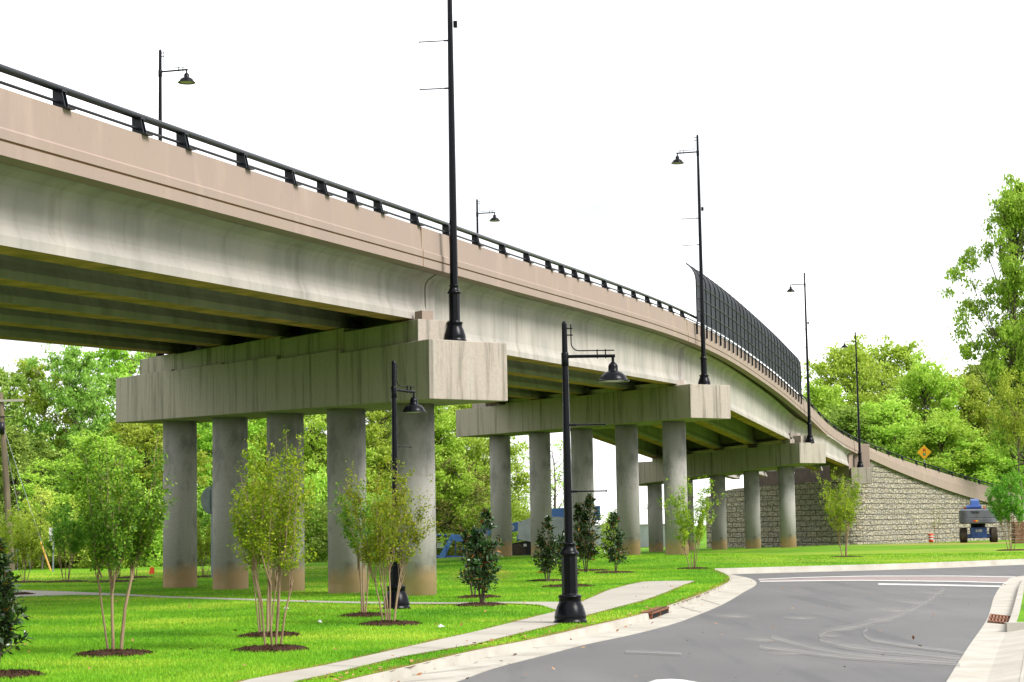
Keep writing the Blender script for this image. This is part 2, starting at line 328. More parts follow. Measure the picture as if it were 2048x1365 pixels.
# ------------------------------------------------------------------ plan of the overpass: outer face line of the near parapet
ctrl = np.array([(-11.3, 11), (-9.0, 20), (-1.69, 48.4), (8.4, 86.1), (19.43, 126.5), (28.5, 158.1), (33.0, 167.3), (39.8, 177.5), (47.3, 186.5), (56, 195)])
def herm(c, n=40):
    Ls = np.r_[0, np.cumsum(np.linalg.norm(np.diff(c, axis=0), axis=1))]; m = np.zeros_like(c); out = []
    for i in range(len(c)):
        if i == 0: m[i] = (c[1] - c[0]) / (Ls[1] - Ls[0])
        elif i == len(c) - 1: m[i] = (c[-1] - c[-2]) / (Ls[-1] - Ls[-2])
        else:
            a = (c[i] - c[i - 1]) / (Ls[i] - Ls[i - 1]); b = (c[i + 1] - c[i]) / (Ls[i + 1] - Ls[i])
            m[i] = (a * (Ls[i + 1] - Ls[i]) + b * (Ls[i] - Ls[i - 1])) / (Ls[i + 1] - Ls[i - 1])
    for i in range(len(c) - 1):
        h = Ls[i + 1] - Ls[i]
        for k in range(n):
            t = k / n
            out.append((2 * t**3 - 3 * t**2 + 1) * c[i] + (t**3 - 2 * t * t + t) * h * m[i] + (-2 * t**3 + 3 * t * t) * c[i + 1] + (t**3 - t * t) * h * m[i + 1])
    out.append(c[-1]); out = np.array(out)
    return out, np.r_[0, np.cumsum(np.linalg.norm(np.diff(out, axis=0), axis=1))]
EP, ES = herm(ctrl)
def hit(px, py):
    d = ray(px, py); f = EP[:, 0] - d[0] * EP[:, 1]; i = np.where(f[:-1] * f[1:] <= 0)[0][0]; t = f[i] / (f[i] - f[i + 1])
    p = EP[i] * (1 - t) + EP[i + 1] * t; return ES[i] * (1 - t) + ES[i + 1] * t, 1.7 + d[2] * p[1]
def epos(s): return np.array([np.interp(s, ES, EP[:, 0]), np.interp(s, ES, EP[:, 1])])
def etan(s):
    d = epos(s + .5) - epos(s - .5); return d / np.linalg.norm(d)
def enor(s):
    t = etan(s); return np.array([t[1], -t[0]])        # outward (towards +X)
TT = [(0, 172), (260, 260), (610, 375), (850, 456), (921, 477), (1027, 514), (1124, 544.5), (1300, 606), (1360, 628.5), (1390, 642), (1413, 654), (1479, 693), (1556, 750), (1599, 788), (1621, 810), (1647, 835), (1673, 857), (1697, 874), (1717, 884), (1742, 894), (1762, 904), (1808, 921.5), (1850, 933), (1907, 952.5), (1975, 971), (2005, 981)]
BB = [(0, 307), (109, 340), (350, 401), (650, 482), (850, 532), (899, 545), (1016, 582), (1150, 616), (1300, 656), (1360, 678), (1410, 697), (1462, 722), (1560, 789), (1613, 836), (1640, 860), (1673, 885), (1708, 905), (1739, 917.5), (1782, 937), (1850, 965), (1924, 989.6), (1995, 1010)]
CC = [(1737, 899), (1788, 923), (1850, 949), (1907, 966), (1975, 985)]
def prof(tr):
    a = np.array([hit(*p) for p in tr]); return a
pT, pB, pC = prof(TT), prof(BB), prof(CC)
def smooth_fit(a, deg, lo, hi):
    m = (a[:, 0] >= lo) & (a[:, 0] <= hi); return np.polynomial.Polynomial.fit(a[m, 0], a[m, 1], deg)
S_AB = hit(1722, 900)[0]                                   # abutment station
def mid_z(s): return (np.interp(s, pT[:, 0], pT[:, 1]) - 1.0 + np.interp(s, pB[:, 0], pB[:, 1])) / 2
ms = np.arange(-30, 200, 1.0); mz = np.array([mid_z(q) if q > 17 else mid_z(17) + (mid_z(27) - mid_z(17)) / 10 * (q - 17) for q in ms])
gk = np.exp(-.5 * (np.arange(-14, 15) / 4.5)**2); gk /= gk.sum(); mz = np.convolve(np.pad(mz, 14, 'edge'), gk, 'valid')
def fB(s): return np.interp(s, ms, mz)
gB = smooth_fit(pB, 3, S_AB - 6, 400); gT = smooth_fit(pT, 3, S_AB - 6, 400); gC = smooth_fit(pC, 2, 0, 400)
def zB(s):
    return float(fB(s)) if s < S_AB else float(gB(s))
def zT(s): return zB(s) + 1.0 if s < S_AB else float(gT(s))
def e_slope(s):   # rise per metre towards the far side
    return float(np.interp(s, [0, 38.5, 77.6, 119.5, 150, 200], [.03, .028, 0, -.05, -.05, -.04]))
def EPt(s, off, z):
    p = epos(s) + enor(s) * off; return (p[0], p[1], z)
AX = np.array([-.59, .807])                     # direction of every pier line, near end -> far end
AN = np.array([.807, .59])                      # across the cap
W = 2.4
PIERS = []
for (px, py, Y) in ((859, 799, 46.9), (1382, 838, 84.2), (1600, 926, 125.3)):
    c = at(px, py, Y)[:2]; PIERS.append(c)
DECKW = 12.4

# ------------------------------------------------------------------ ground
GC = [(0, 0, 0), (0, 25, 0), (-12, 30, 0), (-2, 36, 0), (-14, 45, 0), (8, 40, 0), (-6, 55, 0), (-10.5, 60.6, 0.0), (-2.5, 49.6, 0), (20, 60, 0), (30, 75, 0), (10, 66, 0), (22, 78, 0), (4, 70, .05), (-1, 60, 0), (-18, 71, 0), (-25, 60, 0), (-35, 60, 0),
      (7.4, 87, .34), (3.4, 92, .32), (-.7, 98, .27), (-6, 96, .1), (-3, 80, .15), (-12, 85, 0), (-22, 92, 0), (-26, 100, -.05), (15, 88, .12), (26, 101, .1), (18.5, 128, .12), (16.6, 130.7, -.02), (14.6, 133.5, -.08), (10.4, 139, -.22), (28.8, 156, -.17), (39, 172, -.35), (33, 140, .0),
      (24, 120, .1), (45, 120, .1), (50, 160, -.1), (20, 165, -.4), (15, 175, -.45), (-4, 112, -.5), (0, 125, -1.1), (-10, 120, -.6), (-30, 120, -.3), (6, 150, -1.0), (0, 170, -1.2), (-40, 100, -.1), (60, 200, -.4), (0, 260, -1.2), (-80, 150, -.4), (90, 120, 0)]
GC = np.array(GC, float)
def gz(x, y):
    x = np.asarray(x, float); y = np.asarray(y, float)
    d2 = (x[..., None] - GC[:, 0])**2 + (y[..., None] - GC[:, 1])**2 + 4.0
    wt = 1 / d2**1.8; return (wt * GC[:, 2]).sum(-1) / wt.sum(-1)
def gzf(x, y): return float(gz(np.array([x]), np.array([y]))[0])
def inpoly(px, py, poly):
    px = np.asarray(px); py = np.asarray(py); r = np.zeros(px.shape, bool); n = len(poly)
    for i in range(n):
        x1, y1 = poly[i]; x2, y2 = poly[(i + 1) % n]
        if y1 == y2: continue
        c = ((y1 > py) != (y2 > py)) & (px < (x2 - x1) * (py - y1) / (y2 - y1) + x1); r ^= c
    return r
RZ = -.13
def g2(lst, z=0): return [tuple(G(a, b, z)[:2]) for a, b in lst]
def resample(pl, n):
    pl = np.array(pl); d = np.r_[0, np.cumsum(np.linalg.norm(np.diff(pl, axis=0), axis=1))]; t = np.linspace(0, d[-1], n)
    return np.c_[np.interp(t, d, pl[:, 0]), np.interp(t, d, pl[:, 1])]
def cat(pl, n=8):
    pl = np.array(pl); return herm(pl, n)[0]
K_px = [(400, 1450), (560, 1402), (699, 1361), (774.5, 1344), (952, 1302), (1065, 1280), (1178, 1254), (1273, 1232), (1350, 1208), (1400, 1190), (1440, 1173), (1458, 1163), (1458, 1155), (1445, 1147), (1429, 1141.6)]
A_px = [(640, 1450), (790, 1402), (914, 1364), (990, 1337), (1090, 1311), (1170, 1290), (1255, 1272), (1345, 1249), (1395, 1231), (1440, 1212), (1484, 1187), (1513, 1166), (1499, 1157.5), (1462, 1150), (1430, 1142.5)]
Kw = cat(g2(K_px), 6); Aw = cat(g2(A_px, RZ), 6)
far_px = [(1429, 1141.6), (1560, 1138), (1750, 1133), (1900, 1128), (2048, 1122), (2300, 1110)]
farw = g2(far_px)
# right side lines
RA_px = [(1860, 1420), (1893, 1365), (1934, 1299), (1971, 1245), (1990.6, 1190), (2004, 1171), (2014, 1163), (2029, 1155), (2070, 1150), (2300, 1140)]   # asphalt edge
RG_px = [(1950, 1420), (1972, 1365), (1997, 1299), (2018, 1250), (2031, 1205), (2038, 1180), (2044, 1170), (2056, 1161), (2090, 1156), (2320, 1146)]     # foot of kerb
RAw = cat(g2(RA_px, RZ), 6); RGw = cat(g2(RG_px, RZ), 6)
cut = [tuple(p) for p in Kw] + farw[1:] + [tuple(farw[-1] + np.array([30, 0])), (60, 14), (-6, 14)]
cut = cut[:]
walk_up = g2([(330, 1420), (480, 1365), (650, 1333), (801, 1299), (952, 1265), (1114, 1224), (1159, 1207), (1216, 1182), (1260, 1170), (1291, 1164), (1350, 1163), (1390, 1163)])
walk_lo = g2([(480, 1420), (590, 1365), (650, 1353), (801, 1316), (952, 1290), (1114, 1250), (1178, 1231), (1250, 1212), (1291, 1201), (1330, 1187), (1350, 1178), (1390, 1163)])
path_up = g2([(-60, 1177), (30, 1181), (150, 1184.5), (250, 1189), (340, 1194), (640, 1203), (735, 1205), (900, 1206), (1030, 1205), (1115, 1205), (1160, 1207)])
path_lo = g2([(-60, 1196), (30, 1195), (150, 1191), (250, 1193), (340, 1197), (640, 1206.5), (735, 1208.5), (900, 1209.5), (1030, 1208.5), (1080, 1211), (1118, 1223)])

def terrain():
    pts = []
    for x in np.arange(-40, 60, 1.6):
        for y in np.arange(16, 112, 1.6): pts.append((x + .01 * sin(y * 7), y + .01 * cos(x * 5)))
    for x in np.arange(-120, 140, 5.0):
        for y in np.arange(16, 330, 5.0):
            if not (-40 <= x <= 59 and y <= 111): pts.append((x, y))
    for r in (400, 700, 1400, 3000):
        for k in range(24): pts.append((r * cos(k * pi / 12), r * sin(k * pi / 12)))
    pts += [(x, y) for x in (-120, -40, 0, 40, 120) for y in (-60, 0)]
    p = np.array(pts); keep = ~inpoly(p[:, 0], p[:, 1], cut)
    d = np.min(np.linalg.norm(p[:, None, :] - np.array(Kw)[None], axis=2), axis=1); keep &= d > .3
    pts = [Vector(q) for q in p[keep]]; n0 = len(pts); pts += [Vector(q) for q in cut]
    edges = [(n0 + i, n0 + (i + 1) % len(cut)) for i in range(len(cut))]
    v, e, f, *_ = delaunay_2d_cdt(pts, edges, [], 0, 1e-4)
    V = np.array([(a.x, a.y) for a in v]); Fa = [t for t in f if len(t) == 3]; Fa = np.array(Fa)
    c = V[Fa].mean(1); m = ~inpoly(c[:, 0], c[:, 1], cut); Fa = Fa[m]
    Z = gz(V[:, 0], V[:, 1]); near_cut = np.min(np.linalg.norm(V[:, None, :] - np.array(cut)[None], axis=2), axis=1)
    Z = np.where(near_cut < .02, np.where(V[:, 1] < 90, 0, Z), Z)
    o = npmesh('lawn_ground', np.c_[V, Z], Fa, M['lawn']); tag(o, kind='structure')
    o.data.polygons.foreach_set('use_smooth', [True] * len(o.data.polygons))
terrain()

def sheet(name, poly, z, m, kind='structure'):
    v, e, f, *_ = delaunay_2d_cdt([Vector(p) for p in poly], [(i, (i + 1) % len(poly)) for i in range(len(poly))], [], 1, 1e-4)
    me = bpy.data.meshes.new(name); me.from_pydata([(a.x, a.y, z) for a in v], [], f); me.materials.append(m)
    o = bpy.data.objects.new(name, me); col.objects.link(o)
    if kind: o['kind'] = kind
    return o
far_in = [(a, b - .06) for a, b in farw]
road = [tuple(p) for p in Aw] + far_in[1:] + [(62, 80), (62, 14), (-4, 14)]
sheet('road', road, RZ, M['asphalt'])
def strip(name, A, B, za, zb, m, kind='structure', parent=None):
    mb = MB(); n = len(A)
    mb.add([(a[0], a[1], za) for a in A] + [(b[0], b[1], zb) for b in B], [(i, i + 1, n + i + 1, n + i) for i in range(n - 1)])
    o = mb.build(name, m, parent)
    if kind: o['kind'] = kind
    return o
# left kerb and gutter
KF = []
for k_, a_ in zip(Kw, Aw):
    d = np.array(a_) - np.array(k_); l = np.linalg.norm(d); KF.append(np.array(k_) + d / l * min(.17, l * .5))
KF = np.array(KF)
kb = MB(); n = len(Kw)
prs = [Kw, Kw + (KF - Kw) * .12, Kw + (KF - Kw) * .85, KF, Aw, Aw + (Aw - KF) * .0]
zs = [-.06, .012, .012, -.105, RZ + .012, RZ - .05]
inl = G(1316, 1240)[:2]
for j in range(5):
    P0, P1 = prs[j], prs[j + 1]
    vs = [(a[0], a[1], zs[j]) for a in P0] + [(b[0], b[1], zs[j + 1]) for b in P1]
    kb.add(vs, [(i, i + 1, n + i + 1, n + i) for i in range(n - 1)])
tag(kb.build('kerb', M['kerb']), kind='structure')
# joints across the left kerb and sidewalk
def jointline(mb, p, q, z, wd=.02):
    p = np.array(p); q = np.array(q); d = (q - p) / np.linalg.norm(q - p); nn = np.array([-d[1], d[0]]) * wd / 2
    mb.quad((*(p - nn), z), (*(q - nn), z), (*(q + nn), z), (*(p + nn), z))
jm = MB()
for i in range(4, n - 8, 5): jointline(jm, KF[i], Aw[i], -.10)
tag(jm.build('kerb_joints', M['joint']), kind='structure')
# drop inlet in the left kerb (rusted frame with two openings)
dr = np.array(G(1334, 1234)[:2]) - np.array(G(1298, 1243)[:2]); dr /= np.linalg.norm(dr)
i0 = int(np.argmin(np.linalg.norm(KF - G(1298, 1244)[:2], axis=1))); i1 = int(np.argmin(np.linalg.norm(KF - G(1334, 1236)[:2], axis=1)))
pa, pb = KF[i0], KF[i1]; KFd = resample(KF, 900); tgt = [np.abs(KFd[:, 0] / KFd[:, 1] - ray(x_, 1240)[0]) for x_ in (1299, 1333)]; pa, pb = (KFd[int(np.argmin(np.where(KFd[:, 1] < 60, t_, 9)))] for t_ in tgt); dr = (pb - pa) / np.linalg.norm(pb - pa); ln = np.linalg.norm(pb - pa); cI = (pa + pb) / 2; 
nr = np.array([dr[1], -dr[0]])
inn = empty('kerb_inlet', (cI[0], cI[1], RZ), label='rusted iron storm drain opening in the pale left kerb', cat='storm drain')
b = MB(); b.box((*(cI + nr * .012), -.045), (ln, .05, .15), dr); local(b.build('opening', M['void']), inn)
b = MB(); b.box((*(cI - nr * .07), .008), (ln + .12, .26, .04), dr)
for k in (-.5, 0, .5): b.box((*(cI + dr * k * ln + nr * .03), -.055), (.05, .05, .12), dr)
local(b.build('frame', M['rust']), inn)
# right gutter, kerb and apron
strip('gutter', RAw, RGw, RZ + .008, RZ - .0, M['kerb'])
RKb = RGw + np.array([.17, .02]); RKc = RGw + np.array([.03, .0])
nR = len(RGw)
iq = int(np.argmin(np.linalg.norm(RGw - np.array(G(2018, 1262, RZ)[:2]), axis=1)))
mb = MB()
for (A_, B_, za, zb_) in ((RGw, RKc, RZ, .0), (RKc, RKb, .0, .01), (RKb, RKb + (.02, 0), .01, -.1)):
    A2 = A_[iq:]; B2 = B_[iq:]; m_ = len(A2)
    mb.add([(a[0], a[1], za) for a in A2] + [(q[0], q[1], zb_) for q in B2], [(i, i + 1, m_ + i + 1, m_ + i) for i in range(m_ - 1)])
tag(mb.build('kerb', M['kerb']), kind='structure')
# lawn patch behind right kerb and concrete apron in front of it
A2 = RKb[iq:]; tag(strip('verge', A2, A2 + np.array([14, 0]), .0, .02, M['lawn']), kind='structure')
A3 = RGw[:iq + 1]
strip('driveway_apron', A3, A3 + np.array([.42, 0]), RZ + .0, RZ + .06, M['kerb']); strip('sidewalk', A3 + np.array([.42, 0]), A3 + np.array([9, 0]), RZ + .06, RZ + .10, M['walk'])
jm = MB(); 
for q in (A3 + np.array([.41, 0]),):
    for i in range(len(q) - 1): jointline(jm, q[i], q[i + 1], RZ + .066, .03)
pq = RGw[iq]; jm.box((pq[0] + 4.5, pq[1] + .0, -.10), (9, .16, .24), (1, 0))
tag(jm.build('pavement_joints', M['kerb']), kind='structure')
# grate in the right gutter
gq = [np.array(G(x, y, RZ)[:2]) for x, y in ((1981, 1231), (2024, 1235.5), (2021, 1250), (1976, 1246.5))]
cg = sum(gq) / 4
gr = empty('drain_grate', (cg[0], cg[1], RZ), label='rusty gutter grate beside the right kerb of the road', cat='drain grate')
def gp(u, v, z): q = gq[0] * (1 - u) * (1 - v) + gq[1] * u * (1 - v) + gq[2] * u * v + gq[3] * (1 - u) * v; return (q[0], q[1], z)
b = MB(); b.quad(gp(0, 0, RZ + .012), gp(0, 1, RZ + .012), gp(1, 1, RZ + .012), gp(1, 0, RZ + .012)); local(b.build('pit', M['rustdark']), gr)
b = MB()
def gbar(u0, u1, v0, v1): b.hexa([gp(u0, v0, RZ + .013), gp(u0, v1, RZ + .013), gp(u1, v1, RZ + .013), gp(u1, v0, RZ + .013)], [gp(u0, v0, RZ + .03), gp(u0, v1, RZ + .03), gp(u1, v1, RZ + .03), gp(u1, v0, RZ + .03)])
for k in range(7): gbar(k / 6 * .93, k / 6 * .93 + .07, 0, 1)
for v_ in (0, .46, .92): gbar(0, 1, v_, v_ + .08)
local(b.build('bars', M['ruststeel']), gr)
# sidewalks
strip('sidewalk', resample(walk_up, 60), resample(walk_lo, 60), .016, .016, M['walk'])
strip('footpath', resample(path_up, 60), resample(path_lo, 60), .012, .012, M['walk'])
jm = MB(); a_, b_ = resample(walk_up, 60), resample(walk_lo, 60)
for i in range(3, 56, 5): jointline(jm, a_[i], b_[i], .022)
tag(jm.build('sidewalk_joints', M['joint']), kind='structure')
# bare earth line along the pavement edges
def edge_dirt(name, pl, z, wd=.12, seed=1):
    rnd = random.Random(seed); pl = resample(pl, 160); A_ = []; B_ = []
    for i, p in enumerate(pl):
        d = pl[min(i + 1, 159)] - pl[max(i - 1, 0)]; d /= np.linalg.norm(d) + 1e-9; nn = np.array([-d[1], d[0]])
        A_.append(p + nn * wd * rnd.uniform(.0, 1.0)); B_.append(p - nn * wd * rnd.uniform(.05, .35))
    strip(name, A_, B_, z, z, M['dirt'])
M['dirt'] = mat('edge_soil', (.22, .11, .035), .95, var=((.34, .2, .05), 12, .4, .65), bump=(40, .5, .02))
edge_dirt('soil_edge', [tuple(p) for p in Kw], .010, .26, 1); edge_dirt('soil_edge', walk_up, .010, .2, 2); edge_dirt('soil_edge', list(reversed(walk_lo)), .010, .15, 3)
edge_dirt('soil_edge', path_up, .008, .18, 4); edge_dirt('soil_edge', list(reversed([tuple(np.array(q) + (0, .3)) for q in farw])), .07, .2, 5)
# far kerb of the cross street
fk = resample(farw, 40); fi = resample(far_in, 40); strip('kerb', fk + np.array([0, .12]), fk, .075, .075, M['kerb']); strip('kerb', fk, fi, .075, RZ, M['kerb']); strip('gutter', fi, fi - np.array([0, 1.1]), RZ + .006, RZ + .006, M['kerb'])
# markings
z1 = RZ + .006
def poly_px(name, px, m, z=z1): return sheet(name, g2(px, RZ), z, m)
def zq(x, y): return (1250 + x / 2.566, 1050 + y / 2.566)
poly_px('crossing_surface', [zq(684, 283), zq(1250, 266), zq(1700, 267), zq(2000, 271), zq(1965, 298), zq(1700, 292), zq(1200, 286), zq(692, 291)], M['brick_walk'], RZ + .004)
def line_px(name, pts, wpx, m, z=z1):
    up = g2([(x, y - wpx / 2) for x, y in pts], RZ); lo = g2([(x, y + wpx / 2) for x, y in pts], RZ); return strip(name, up, lo, z, z, m)
line_px('crossing_line', [zq(684, 281), zq(900, 272), zq(1250, 264), zq(1700, 264), zq(2005, 269)], 1.5, M['paint'], RZ + .008)
line_px('crossing_line', [zq(692, 292), zq(900, 289), zq(1200, 286), zq(1700, 292), zq(1962, 299)], 1.8, M['paint'], RZ + .008)
line_px('stop_line', [zq(1300, 305), zq(1600, 310), zq(1928, 317)], 3.0, M['paint'])
poly_px('road_arrow', [zq(60, 830), zq(160, 797), zq(240, 793), zq(300, 797), zq(420, 818), zq(420, 860), zq(60, 860)], M['paint'])
for i, (pts, wd) in enumerate([([(1640, 330), (1560, 390), (1400, 470), (1240, 512), (1120, 538), (1015, 562), (995, 580), (1080, 612), (1250, 643), (1450, 662), (1720, 690)], 3.2),
            ([(750, 580), (850, 608), (1000, 643), (1250, 678), (1700, 710)], 2.4), ([(690, 630), (850, 650), (1100, 680), (1400, 703), (1720, 725)], 2.2),
            ([(1245, 540), (1222, 560), (1245, 585), (1320, 605), (1450, 625), (1740, 662)], 1.8), ([(0, 655), (140, 660), (290, 668)], 1.8)]):
    cc9 = [tuple(q) for q in cat([zq(*p) for p in pts], 6)]; line_px('tyre_trace', cc9, wd * 1.1, M['dust'], RZ + .006 + i * .0012); line_px('tyre_trace', cc9, wd * 4.0, M['dustw'], RZ + .0064 + i * .0012)
def haze_mat():
    m = bpy.data.materials.new('dust_film'); m.use_nodes = True; nt = m.node_tree; b = nt.nodes['Principled BSDF']; b.inputs['Base Color'].default_value = (.27, .26, .245, 1); b.inputs['Roughness'].default_value = .9; b.inputs['Specular IOR Level'].default_value = .1
    tc = N(nt, 'ShaderNodeTexCoord'); gr_ = N(nt, 'ShaderNodeTexGradient'); gr_.gradient_type = 'SPHERICAL'; nt.links.new(tc.outputs['Object'], gr_.inputs[0])
    n_ = noise(nt, 1.6, (1, 1, 1), 4); a = nmath(nt, 'MULTIPLY', mrange(nt, gr_.outputs[0], 0, .8, 0, .6), mrange(nt, n_, .2, .6)); nt.links.new(a, b.inputs['Alpha']); return m
M['film'] = haze_mat()
for i, (zx, zy, w_, h_) in enumerate(((1310, 490, 170, 34), (1380, 440, 240, 40), (1480, 400, 200, 30), (1050, 570, 150, 22), (700, 590, 240, 34), (1560, 350, 150, 26), (850, 660, 330, 30), (1450, 690, 300, 26), (560, 470, 260, 30), (900, 480, 240, 24))):
    cx_, cy_ = zq(zx, zy); c_ = G(cx_, cy_, RZ); e_ = G(cx_ + w_ / 2.566 / 2, cy_, RZ); f_ = G(cx_, cy_ - h_ / 2.566 / 2, RZ)
    a_ = abs(e_[0] - c_[0]); b_ = abs(f_[1] - c_[1]); mb = MB(); mb.add([(cos(k * pi / 14), sin(k * pi / 14), 0) for k in range(28)], [tuple(range(28))])
    o = mb.build('dust_film', M['film']); o.location = (c_[0], c_[1], RZ + .0022 + i * .0003); o.scale = (a_, b_, 1); o['kind'] = 'structure'

# ------------------------------------------------------------------ overpass
bridge = empty('overpass_bridge', (0, 0, 0), label='long curving concrete road overpass with tan parapet on round columns', cat='bridge')
S0 = 0.0
ss = np.arange(S0, S_AB + .01, 1.0); ss = np.r_[ss, S_AB]
def parapet_sec(s, side=1):
    b = zB(s); t = zT(s)
    pr = [(0, 0), (0, .20), (-.03, .205), (-.03, .235), (0, .24), (0, .385), (-.035, .42), (-.06, t - b), (-.34, t - b), (-.38, .30), (-.38, .0)]
    return [EPt(s, o, b + h) for o, h in pr]
mb = MB(); mb.sweep([parapet_sec(s) for s in ss]); mb.build('parapet', M['parapet'], bridge)
mb = MB(); mb.sweep([[EPt(s, -.028, zB(s) + .202), EPt(s, -.028, zB(s) + .238), EPt(s, -.05, zB(s) + .238), EPt(s, -.05, zB(s) + .202)] for s in ss]); mb.build('groove', M['groove'], bridge)
# construction joints in the parapet
for px, py in ((903, 520), (1394, 660), (1600, 800), (846, 500), (1376, 655)):
    s = hit(px, py)[0]; t = etan(s)
    jb = MB(); p0 = EPt(s, .004, zB(s) + .5); jb.box((p0[0], p0[1], zB(s) + .21), (.02, .01, .42), t)
    p0 = EPt(s, -.045, 0); jb.box((p0[0], p0[1], zB(s) + .71), (.02, .02, .56), t); jb.build('parapet_joint', M['groove'], bridge)
# deck slab with far parapet
def zsof(s): return zB(s) + .16
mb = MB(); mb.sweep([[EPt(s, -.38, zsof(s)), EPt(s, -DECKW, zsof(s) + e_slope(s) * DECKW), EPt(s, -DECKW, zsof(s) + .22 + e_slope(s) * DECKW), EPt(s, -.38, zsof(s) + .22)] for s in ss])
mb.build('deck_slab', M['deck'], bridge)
mb = MB(); mb.sweep([[EPt(s, -DECKW, zB(s) + e_slope(s) * DECKW), EPt(s, -DECKW + .01, zB(s) + 1.0 + e_slope(s) * DECKW), EPt(s, -DECKW - .3, zB(s) + 1.0 + e_slope(s) * DECKW), EPt(s, -DECKW - .35, zB(s) + e_slope(s) * DECKW)] for s in ss])
mb.build('parapet', M['parapet'], bridge)
# girders: bottoms (z at each end of each span for the outer girder, change per girder)
def on_cap(i, t, acr=W / 2): return PIERS[i] + AX * t + AN * acr
cab = epos(S_AB) - AX * .3
P0c = epos(0) - AX * 1.0 - AN * W / 2
def girder_node(i, k):
    base = [P0c + AN * W / 2, on_cap(0, 0), on_cap(1, 0), on_cap(2, 0), epos(S_AB) - AX * 1.0][i]
    return base + AX * (2.35 + 3.4 * k)
SP = [((5.25, .10), (7.10, .075), 0, 1), ((6.58, .07), (8.06, .0), 1, 2), ((8.02, .0), (7.20, -.16), 2, 3), ((7.08, -.16), (6.20, -.14), 3, 4)]
def sof_at(p):
    i = int(np.argmin(np.abs((EP[:, 0] - p[0]) + 0 * EP[:, 1]) + 1e9 * 0 + np.hypot(EP[:, 0] - p[0], EP[:, 1] - p[1])))
    i = int(np.argmin(np.hypot(EP[:, 0] - p[0], EP[:, 1] - p[1]))); s = ES[i]
    off = -np.dot(p - EP[i], enor(s)); return zsof(s) + e_slope(s) * off
for si, ((za, ka), (zb_, kb_), ia, ib) in enumerate(SP):
    for k in range(5):
        a = girder_node(ia, k); b = girder_node(ib, k); d = (b - a) / np.linalg.norm(b - a)
        g0 = .02 if ia else 0; a = a + d * (.06 if ia else 0); b = b - d * (.06 if ib < 4 else 1.2)
        nn = np.array([d[1], -d[0]]); z0 = za + ka * k; z1_ = zb_ + kb_ * k; secs = []
        nst = 14
        for j in range(nst + 1):
            t = j / nst; p = a + (b - a) * t; zb = z0 + (z1_ - z0) * t; zt = sof_at(p) - .004
            h = zt - zb; bf = min(.22, h * .16)
            half = [(.33, 0), (.33, bf * .75), (.26, bf * 1.5), (.235, bf * 2.0), (.235, h - .52), (.25, h - .40), (.33, h - .28), (.48, h - .19), (.54, h - .16), (.54, h - .07), (.40, h - .07), (.40, h)]
            ring = [(p[0] + nn[0] * x, p[1] + nn[1] * x, zb + y) for x, y in half] + [(p[0] - nn[0] * x, p[1] - nn[1] * x, zb + y) for x, y in reversed(half)]
            secs.append(ring)
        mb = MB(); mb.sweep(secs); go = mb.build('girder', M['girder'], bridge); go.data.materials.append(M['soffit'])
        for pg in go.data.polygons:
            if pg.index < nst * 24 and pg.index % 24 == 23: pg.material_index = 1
    # end diaphragm between the girders
    for (ii, zz, kk, sg) in ((ia, za, ka, 1), (ib, zb_, kb_, -1)):
        if ii == 0: continue
        a = girder_node(ii, 0) - AX * .0; b = girder_node(ii, 4); dd = np.array([AX[1], -AX[0]]); off = AN * .45 * sg if ii < 4 else -AN * 1.4
        a = a + off; b = b + off; mb = MB(); w2 = AN * .12
        za_t, zb_t = sof_at(a) - .03, sof_at(b) - .03
        mb.hexa([(*(a - w2), zz + .3), (*(a + w2), zz + .3), (*(b + w2), zz + .3 + 4 * kk), (*(b - w2), zz + .3 + 4 * kk)], [(*(a - w2), za_t), (*(a + w2), za_t), (*(b + w2), zb_t), (*(b - w2), zb_t)])
        mb.build('diaphragm', M['girder'], bridge)
